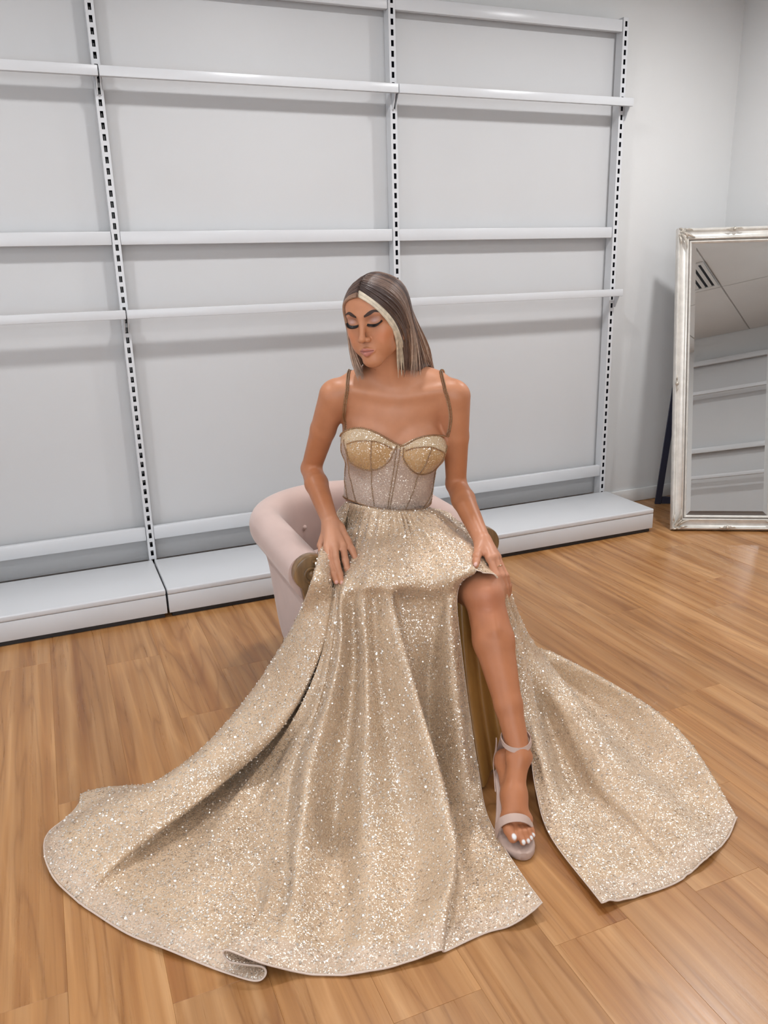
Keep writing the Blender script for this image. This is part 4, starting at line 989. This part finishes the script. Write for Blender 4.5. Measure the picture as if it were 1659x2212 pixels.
def sequins(parent, A, n, count, seed, r=(.0013, .0023), tilt=.55, name='sequins'):
    rs = np.random.RandomState(seed); nu, nv = A.shape[:2]
    a = np.linalg.norm(np.cross(A[1:, :-1] - A[:-1, :-1], A[:-1, 1:] - A[:-1, :-1]), axis=2); pr = a.ravel() / a.sum()
    idx = rs.choice(len(pr), count, p=pr); i, j = idx // (nv - 1), idx % (nv - 1); fu, fv = rs.rand(count), rs.rand(count)
    bil = lambda Q: (Q[i, j].T * (1 - fu) * (1 - fv) + Q[i + 1, j].T * fu * (1 - fv) + Q[i, j + 1].T * (1 - fu) * fv + Q[i + 1, j + 1].T * fu * fv).T
    P, N_ = bil(A), bil(n); N0 = N_ / np.linalg.norm(N_, axis=1)[:, None]
    N_ = N0 + rs.normal(0, tilt, (count, 3)); N_ /= np.linalg.norm(N_, axis=1)[:, None]
    N_ = np.where(((N_ * N0).sum(1) < .25)[:, None], N0, N_)
    P = P + N0 * .0022
    t1 = np.cross(N_, V3(.3, .5, .81)); t1 /= np.linalg.norm(t1, axis=1)[:, None]; t2 = np.cross(N_, t1)
    rad = rs.uniform(r[0], r[1], count)[:, None]; k = np.arange(6) * math.pi / 3
    V = P[:, None, :] + rad[:, None] * (np.cos(k)[None, :, None] * t1[:, None] + np.sin(k)[None, :, None] * t2[:, None])
    F_ = np.arange(count * 6).reshape(-1, 6)
    o = mesh_np(name, to_world(V.reshape(-1, 3)), F_, M['sequin'], parent, smooth=False); o['kind'] = 'stuff'; return o
A1 = skirt_surface(SK_MAIN, 280, 120, [0, .008, -.030, -.012, .034, -.014, .020, -.022, .026, -.010, -.004, 0, 0, 0, .010, -.006, -.040, .010, .018, .022, 0, 0], (0, -.7, .7)); skirt, A1, n1_ = finish_skirt(A1, 'skirt', 150, 21, (0, -.7, .7)); skirt['label'] = 'gold glitter skirt front fanned out over the floor'
A2 = skirt_surface(SK_SIDE, 110, 120, [0, .008, -.030, .008, .028, -.030, .012, 0], (.2, -.5, .8)); train, A2, n2_ = finish_skirt(A2, 'skirt_train', 42, 51, (.2, -.5, .8)); train['label'] = 'gold glitter train piece beyond the bare leg'
sequins(skirt, A1, n1_, 12000, 5); sequins(train, A2, n2_, 4500, 6); sequins(skirt, A1, n1_, 2600, 15, (.0023, .0032), .42, 'large_sequins'); sequins(train, A2, n2_, 900, 16, (.0023, .0032), .42, 'large_sequins')
for o_, A_ in ((skirt, A1), (train, A2)):
    mb = MB(); E_ = A_[:, -1] + V3(0, 0, .0012); mb.tube(to_world(E_), .0021, 6); mb.build('hem_binding', M['hemcord'], o_, smooth=True)
    mb = MB(); E_ = A_[0, 30:]; mb.tube(to_world(E_), .0013, 5); mb.build('slit_binding', M['hemcord'], o_, smooth=True)
# satin lining seen through the slit, hanging behind the bare leg
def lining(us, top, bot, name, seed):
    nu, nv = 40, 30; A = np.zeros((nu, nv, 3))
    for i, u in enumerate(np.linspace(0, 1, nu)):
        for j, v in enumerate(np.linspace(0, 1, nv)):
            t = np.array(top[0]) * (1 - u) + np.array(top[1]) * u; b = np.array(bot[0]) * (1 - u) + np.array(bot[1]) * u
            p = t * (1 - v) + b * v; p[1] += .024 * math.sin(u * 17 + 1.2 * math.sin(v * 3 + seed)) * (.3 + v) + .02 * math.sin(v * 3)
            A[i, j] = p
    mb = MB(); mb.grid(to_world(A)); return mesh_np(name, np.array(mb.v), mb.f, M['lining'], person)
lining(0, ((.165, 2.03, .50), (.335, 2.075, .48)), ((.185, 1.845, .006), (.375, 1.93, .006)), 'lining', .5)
# sandal
sand = MB()
def sole_profile():
    rows = []
    for y, xc, hw_, zt, zb in ((1.566, .301, .010, .024, .004), (1.572, .300, .020, .0245, .001), (1.584, .298, .031, .025, .0008), (1.605, .295, .0395, .026, .0008), (1.635, .291, .0440, .030, .001), (1.662, .289, .0420, .038, .006),
                               (1.695, .288, .034, .055, .030), (1.730, .288, .0285, .073, .058), (1.765, .288, .0275, .086, .075), (1.790, .288, .0265, .091, .081), (1.808, .288, .018, .092, .083), (1.813, .288, .008, .092, .084)):
        r_ = []
        for k in range(16):
            a = 2 * math.pi * k / 16; cx = math.copysign(abs(math.cos(a)) ** .55, math.cos(a)); sz = math.copysign(abs(math.sin(a)) ** .5, math.sin(a))
            r_.append((xc + hw_ * cx, y, (zt + zb) / 2 + (zt - zb) / 2 * sz))
        rows.append(r_)
    return np.array(rows)
rows = sole_profile(); mb = MB(); mb.grid(to_world(rows), closev=True)
mb.add(to_world(rows[0]), [tuple(range(16))]); mb.add(to_world(rows[-1]), [tuple(range(16))[::-1]]); sandal = mb.build('sandal', M['nude'], person, smooth=True, angle=50); sandal['label'] = 'nude strappy high heel sandal on the bare foot'
mb = MB(); pth = np.array([(.2865, 1.790, .084), (.284, 1.788, .06), (.2815, 1.784, .03), (.280, 1.782, .0006)]); mb.tube(to_world(pth), [.017, .0115, .0092, .0098], 12); mb.build('heel', M['nude'], sandal, smooth=True)
def ribbon(path, wdir, width, th, name, parent, mat):
    P = resample(path, .004); T = np.gradient(P, axis=0); T /= np.linalg.norm(T, axis=1)[:, None]
    W_ = np.asarray(wdir, float); W_ = W_ / np.linalg.norm(W_); Nn = np.cross(T, W_); Nn /= np.linalg.norm(Nn, axis=1)[:, None]
    h = width / 2; R_ = np.stack([P - W_ * h - Nn * th, P - W_ * h + Nn * th, P + W_ * h + Nn * th, P + W_ * h - Nn * th], 1)
    mb = MB(); mb.grid(to_world(R_), closev=True); mb.add(to_world(R_[0]), [(0, 1, 2, 3)]); mb.add(to_world(R_[-1]), [(3, 2, 1, 0)])
    return mb.build(name, mat, parent, smooth=True)
ts = [(.2455, 1.636, .024), (.2475, 1.630, .045), (.256, 1.624, .066), (.272, 1.620, .078), (.290, 1.619, .081), (.308, 1.621, .076), (.322, 1.626, .064), (.333, 1.632, .045), (.336, 1.638, .024)]
ribbon(ts, (.05, -.75, -.35), .021, .0012, 'toe_strap', sandal, M['nude'])
a = np.linspace(0, 2 * math.pi, 25); cz = V3(.3135, 1.7745, .1905)
ring = [cz + V3(.0365 * math.sin(t), -.0390 * math.cos(t), -.006 * math.cos(t)) for t in a]
ribbon(ring, (-.10, .38, .92), .0125, .0011, 'ankle_strap', sandal, M['nude'])
for s, x0 in ((-1, .262), (1, .318)):
    ribbon([(x0 + s * .004 + .012, 1.812, .168), (x0 + .006, 1.810, .135), (x0 + s * .001, 1.796, .108), (x0 + s * .002, 1.770, .086), (x0 + s * .004, 1.740, .072)], (.0, .8, .55), .011, .0011, 'side_strap', sandal, M['nude'])
ribbon([(.288, 1.826, .084), (.290, 1.832, .110), (.294, 1.828, .145), (.302, 1.816, .192)], (1, .1, 0), .034, .0011, 'heel_counter', sandal, M['nude'])
mb = MB(); mb.tube(to_world(cz + V3(.0375, .004, .001) + np.array([(0, .006 * math.cos(t), .008 * math.sin(t)) for t in np.linspace(0, 2 * math.pi, 13)])), .0012, 5, False); mb.build('buckle', metal('buckle_metal', (.8, .7, .55), .2), sandal)
# ring on her resting hand
rg = (V3(*LHAND['m'][0]) * .45 + V3(*LHAND['m'][1]) * .55); d_ = V3(*LHAND['m'][1]) - V3(*LHAND['m'][0]); d_ /= np.linalg.norm(d_); e1 = np.cross(d_, V3(1, 0, 0)); e1 /= np.linalg.norm(e1); e2 = np.cross(d_, e1)
mb = MB(); mb.tube(to_world(np.array([rg + .0104 * (math.cos(t) * e1 + math.sin(t) * e2) for t in np.linspace(0, 2 * math.pi, 21)])), .0011, 6, False); mb.build('finger_ring', metal('ring_gold', (.8, .62, .4), .15), person, smooth=True)
# ------------------------------------------------------------------ tub chair (squared up with the wall)
M['velvet'] = paint('pink_velvet', (.60, .435, .385), .75, .05, 9, .12, 500, .25)
for n_ in M['velvet'].node_tree.nodes:
    if n_.type == 'BSDF_PRINCIPLED': n_.inputs['Sheen Weight'].default_value = .35; n_.inputs['Sheen Roughness'].default_value = .45
def wood_dark():
    m, nt, b = newmat('carved_walnut'); L = nt.links.new
    tc = nd(nt, 'ShaderNodeTexCoord'); mp = nd(nt, 'ShaderNodeMapping'); mp.inputs['Scale'].default_value = (60, 60, 6); L(tc.outputs['Object'], mp.inputs['Vector'])
    n = nd(nt, 'ShaderNodeTexNoise', Scale=1.0, Detail=5.0, Distortion=.6); L(mp.outputs[0], n.inputs['Vector'])
    L(ramp(nt, n.outputs['Fac'], [(.3, (.13, .070, .026)), (.7, (.27, .155, .065))]), b.inputs['Base Color']); b.inputs['Roughness'].default_value = .3; b.inputs['Coat Weight'].default_value = .3
    return m
M['walnut'] = wood_dark()
CX, CYF, CYB, CR_ = -.68, -1.535, -1.135, .262
def uplan(t):
    """plan of the back rail: t 0..1 from the left arm front round the back to the right arm front"""
    L1 = CYB - CYF; L2 = math.pi * CR_; T = 2 * L1 + L2; s = t * T
    if s < L1: return np.array((CX - CR_, CYF + s)), np.array((-1., 0))
    if s < L1 + L2:
        a = (s - L1) / CR_; return np.array((CX - CR_ * math.cos(a), CYB + CR_ * math.sin(a))), np.array((-math.cos(a), math.sin(a)))
    return np.array((CX + CR_, CYB - (s - L1 - L2))), np.array((1., 0))
chair = empty('tub_chair', (CX, -1.2, 0), 'pale pink velvet tub chair with carved wooden arm fronts under the woman', 'chair')
prof = [(-.012, .125), (.000, .20), (.006, .30), (.010, .40), (.018, .455), (.036, .485), (.054, .515), (.058, .545), (.047, .575), (.022, .592), (-.008, .594), (-.034, .580), (-.048, .552), (-.050, .51), (-.046, .45), (-.042, .40), (-.038, .33), (-.036, .125)]
prof = np.array(prof); pr2 = cr1(prof, np.linspace(0, len(prof) - 1, 52)); rows = []
for t in np.linspace(0, 1, 64):
    p, n_ = uplan(t); k = math.sin(math.pi * t); zz = .012 * k
    rows.append([(p[0] + n_[0] * (o - .035 * (1 - min(1, z / .5)) * k), p[1] + n_[1] * (o - .035 * (1 - min(1, z / .5)) * k), z + zz * max(0, (z - .3) / .3)) for o, z in pr2])
mb = MB(); mb.grid(rows, closev=True); mb.add(rows[0], [tuple(range(len(pr2)))]); mb.add(rows[-1], [tuple(range(len(pr2)))[::-1]])
shell = mb.build('back_shell', M['velvet'], chair, smooth=True, angle=60)
mb = MB(); mb.tube([r_[0] for r_ in rows], .007, 8); mb.build('welt', M['velvet'], chair, smooth=True)
# seat cushion: super-ellipse slab
mb = MB(); S_ = []
for z, k in ((.29, .90), (.295, .96), (.315, .985), (.36, 1.0), (.395, .985), (.415, .95), (.425, .88), (.430, .70), (.433, .40), (.433, .05)):
    S_.append([(CX + .206 * k * math.copysign(abs(math.cos(a)) ** .6, math.cos(a)), -1.30 + (.235 if math.sin(a) < 0 else .30) * k * math.copysign(abs(math.sin(a)) ** .7, math.sin(a)), z) for a in np.linspace(0, 2 * math.pi, 41)[:-1]])
mb.grid(S_, closev=True); mb.build('seat_cushion', M['velvet'], chair, smooth=True, angle=80)
mb = MB(); mb.box((CX - .235, -1.533, .20), (CX + .235, -1.505, .288)); mb.build('front_rail', M['walnut'], chair, bevel=.008)
mb = MB(); mb.box((CX - .225, -1.504, .205), (CX + .225, -1.0, .285)); mb.build('seat_base', M['velvet'], chair, bevel=.01)
for t in np.linspace(.2, .8, 9):
    p, n_ = uplan(t); q = p - n_ * .047; mb = MB(); mb.ball((q[0], q[1], .475), (.010, .010, .010), 10, 6); mb.build('button', M['velvet'], chair, smooth=True)
# carved arm fronts
for s in (-1, 1):
    xc = CX + s * CR_; y0, y1 = CYF - .030, CYF + .004
    out = []
    for a in np.linspace(math.radians(-55), math.radians(235), 26): out.append((.0 + .050 * math.cos(a), .548 + .050 * math.sin(a)))
    left = [(-.028, .500), (-.020, .46), (-.016, .40), (-.016, .30), (-.018, .19)]; right = [(.022, .19), (.022, .30), (.024, .40), (.028, .46), (.030, .500)]
    ol = out + left + right; n = len(ol)
    mb = MB(); P = [(xc + x, y, z) for y in (y0, y1) for x, z in ol]
    mb.add(P, [tuple(range(n)), tuple(range(2 * n - 1, n - 1, -1))] + [(i, (i + 1) % n, n + (i + 1) % n, n + i) for i in range(n)])
    post = mb.build('arm_front', M['walnut'], chair, bevel=.004, seg=2)
    sp = [(xc + s * (.034 - .0028 * a) * math.cos(a + 1.6), y0 - .002, .548 + (.034 - .0028 * a) * math.sin(a + 1.6)) for a in np.linspace(0, 9.5, 60)]
    mb = MB(); mb.tube(sp, np.linspace(.0050, .0034, 60), 8); mb.ball((xc, y0 - .002, .548), (.011, .007, .011), 12, 8); mb.build('scroll', M['walnut'], post, smooth=True)
    for xo in (-.010, .016):
        mb = MB(); mb.tube([(xc + xo * 1.2, y0 - .001, .495), (xc + xo, y0 - .001, .44), (xc + xo * .9, y0 - .001, .34), (xc + xo * .9, y0 - .001, .21)], .0042, 6); mb.build('reed', M['walnut'], post, smooth=True)
    # legs
    mb = MB(); mb.tube([(xc, CYF + .002, .205), (xc + s * .008, CYF - .012, .15), (xc + s * .004, CYF - .008, .07), (xc, CYF - .004, .02), (xc + s * .002, CYF - .012, .0005)], [.026, .023, .014, .011, .015], 10); mb.build('leg', M['walnut'], chair, smooth=True)
    mb = MB(); xb = CX + s * .15; mb.tube([(xb, -.965, .20), (xb, -.93, .13), (xb + s * .005, -.86, .05), (xb + s * .006, -.825, .0005)], [.024, .020, .015, .014], 10); mb.build('leg', M['walnut'], chair, smooth=True)

# ------------------------------------------------------------------ leaning mirror with easel stand
mb0 = Vector((1.320, -.417, 0)); md = Vector((.873, -.488, 0)).normalized(); mn = Vector((-.488, -.873, 0)).normalized(); TH = R(13.5)
mup = (-mn * math.sin(TH) + Vector((0, 0, math.cos(TH)))).normalized(); mN = md.cross(mup); mN = mN if mN.dot(mn) > 0 else -mN
MW, MH = .545, 1.51
LIFT = .004
def mp_(x, y, z=0): return tuple(mb0 + Vector((0, 0, LIFT)) + md * x + mup * y + mN * z)
M['silver'] = paint('aged_silver_leaf', (.78, .75, .70), .36, .10, 25, .15, 120, metal=.35); M['silver_dark'] = paint('tarnish', (.30, .27, .24), .5, .15, 60, metal=.5)
mm_, nt_, b_ = newmat('mirror_glass'); b_.inputs['Metallic'].default_value = 1.0; b_.inputs['Roughness'].default_value = .0; b_.inputs['Base Color'].default_value = (.83, .85, .85, 1)
M['ornament'] = paint('ornament_patina', (.60, .55, .48), .38, .25, 70, .2, 150, metal=.5)
M['navy'] = paint('navy_board', (.030, .034, .062), .5)
mir = empty('standing_mirror', tuple(mb0), 'tall silver ornate framed mirror leaning back beside the shelving', 'mirror')
FWD = .074
def frame_ring(profile, name, mat, smooth=True):
    rows = []
    for w_, h_ in profile:
        rows.append([mp_(w_, w_, h_), mp_(MW - w_, w_, h_), mp_(MW - w_, MH - w_, h_), mp_(w_, MH - w_, h_)])
    mb = MB(); mb.grid(rows, closev=True); return mb.build(name, mat, mir, smooth=smooth, angle=40)
frame_ring([(.0, -.012), (.0, .012), (.003, .019), (.008, .022), (.013, .020), (.016, .014), (.021, .009), (.030, .007), (.040, .010), (.046, .016), (.049, .021), (.053, .023), (.056, .020), (.0575, .014)], 'frame_moulding', M['silver'])
frame_ring([(.0575, .012), (.0585, .0145), (.061, .0145), (.062, .010)], 'tarnished_groove', M['silver_dark'])
frame_ring([(.062, .010), (.064, .0145), (.068, .0140), (.073, .008), (.0745, .004)], 'inner_liner', M['silver'])
g = MB(); bw = .022
ins = [(.074, .003), (.074 + bw, .005)]
q0 = [mp_(ins[0][0], ins[0][0], .0035), mp_(MW - ins[0][0], ins[0][0], .0035), mp_(MW - ins[0][0], MH - ins[0][0], .0035), mp_(ins[0][0], MH - ins[0][0], .0035)]
q1 = [mp_(ins[1][0], ins[1][0], .0052), mp_(MW - ins[1][0], ins[1][0], .0052), mp_(MW - ins[1][0], MH - ins[1][0], .0052), mp_(ins[1][0], MH - ins[1][0], .0052)]
g.grid([q0, q1], closev=True); g.add(q1, [(0, 1, 2, 3)]); g.build('mirror_glass', mm_, mir)
g = MB(); g.add([mp_(.004, .004, -.012), mp_(MW - .004, .004, -.012), mp_(MW - .004, MH - .004, -.012), mp_(.004, MH - .004, -.012)], [(0, 1, 2, 3)]); g.build('back_board', M['navy'], mir)
def curl(x, y, ang, size, mb, hand=1):
    P = []
    for a in np.linspace(0, 5.2, 22):
        r_ = size * (1 - a / 6.4); P.append(mp_(x + r_ * math.cos(ang + hand * a), y + r_ * math.sin(ang + hand * a), .028))
    mb.tube(P, np.linspace(size * .26, size * .12, 22), 6)
def leaf(x0, y0, x1, y1, w_, mb, bend=.3):
    P = []; dx, dy = x1 - x0, y1 - y0
    for t in np.linspace(0, 1, 9):
        P.append(mp_(x0 + dx * t - dy * bend * t * (1 - t), y0 + dy * t + dx * bend * t * (1 - t), .026 + .005 * math.sin(math.pi * t)))
    mb.tube(P, [w_ * (.35 + math.sin(math.pi * min(1, .12 + t * .86))) for t in np.linspace(0, 1, 9)], 6)
for cx_, cy_, sx, sy in ((.0, .0, 1, 1), (MW, .0, -1, 1), (MW, MH, -1, -1), (.0, MH, 1, -1)):
    mb = MB(); X = lambda x: cx_ + sx * x; Y = lambda y: cy_ + sy * y
    h_ = sx * sy
    curl(X(.016), Y(.016), math.atan2(-sy, -sx), .014, mb, h_); curl(X(.034), Y(.012), math.atan2(-sy * .3, sx), .009, mb, -h_); curl(X(.012), Y(.036), math.atan2(sy, -sx * .3), .009, mb, h_)
    leaf(X(.030), Y(.020), X(.085), Y(.048), .0052, mb, .35 * h_); leaf(X(.020), Y(.030), X(.046), Y(.105), .0052, mb, -.35 * h_)
    leaf(X(.040), Y(.010), X(.075), Y(.016), .0036, mb); leaf(X(.010), Y(.042), X(.016), Y(.078), .0036, mb); leaf(X(.018), Y(.018), X(.050), Y(.050), .0048, mb)
    o = mb.build('corner_ornament', M['ornament'], mir, smooth=True); o['kind'] = 'stuff'
for x, y, vert in ((MW / 2, .014, 0), (MW / 2, MH - .014, 0), (.012, MH * .49, 1), (MW - .012, MH * .49, 1)):
    mb = MB()
    for k in (-1, 1):
        dx, dy = (0, k) if vert else (k, 0)
        curl(x + dx * .012, y + dy * .012, math.atan2(dy, dx), .008, mb, k)
        leaf(x + dx * .014, y + dy * .014, x + dx * .04, y + dy * .04, .0034, mb)
    mb.ball(mp_(x, y, .028), (.010, .010, .010), 10, 6)
    o = mb.build('rosette', M['ornament'], mir, smooth=True); o['kind'] = 'stuff'
# easel stand: hinged frame of navy boards behind the mirror
foot = [Vector((1.585, -.012, .0005)), Vector((1.965, -.212, .0005))]
fd = (foot[1] - foot[0]).normalized()
hin = [Vector(mp_(.06, 1.22, -.014)) + fd * .02, Vector(mp_(MW - .06, 1.22, -.014)) - fd * .02]
def board(p, q, wd, name, width=.034, th=.012):
    p, q = Vector(p), Vector(q); t = (q - p).normalized(); wv = (Vector(wd) - t * Vector(wd).dot(t)).normalized(); n = t.cross(wv)
    c = [p + wv * a * width / 2 + n * b * th / 2 for a, b in ((-1, -1), (1, -1), (1, 1), (-1, 1))] + [q + wv * a * width / 2 + n * b * th / 2 for a, b in ((-1, -1), (1, -1), (1, 1), (-1, 1))]
    mb = MB(); mb.add(c, [(3, 2, 1, 0), (4, 5, 6, 7), (0, 1, 5, 4), (1, 2, 6, 5), (2, 3, 7, 6), (3, 0, 4, 7)]); return mb.build(name, M['navy'], mir, bevel=.001, seg=1)
board(foot[0], hin[0], fd, 'easel_leg'); board(foot[1], hin[1], fd, 'easel_leg')
board(foot[0] + Vector((0, 0, .022)) + fd * .02, foot[1] + Vector((0, 0, .022)) - fd * .02, (0, 0, 1), 'easel_rail', .040, .011)
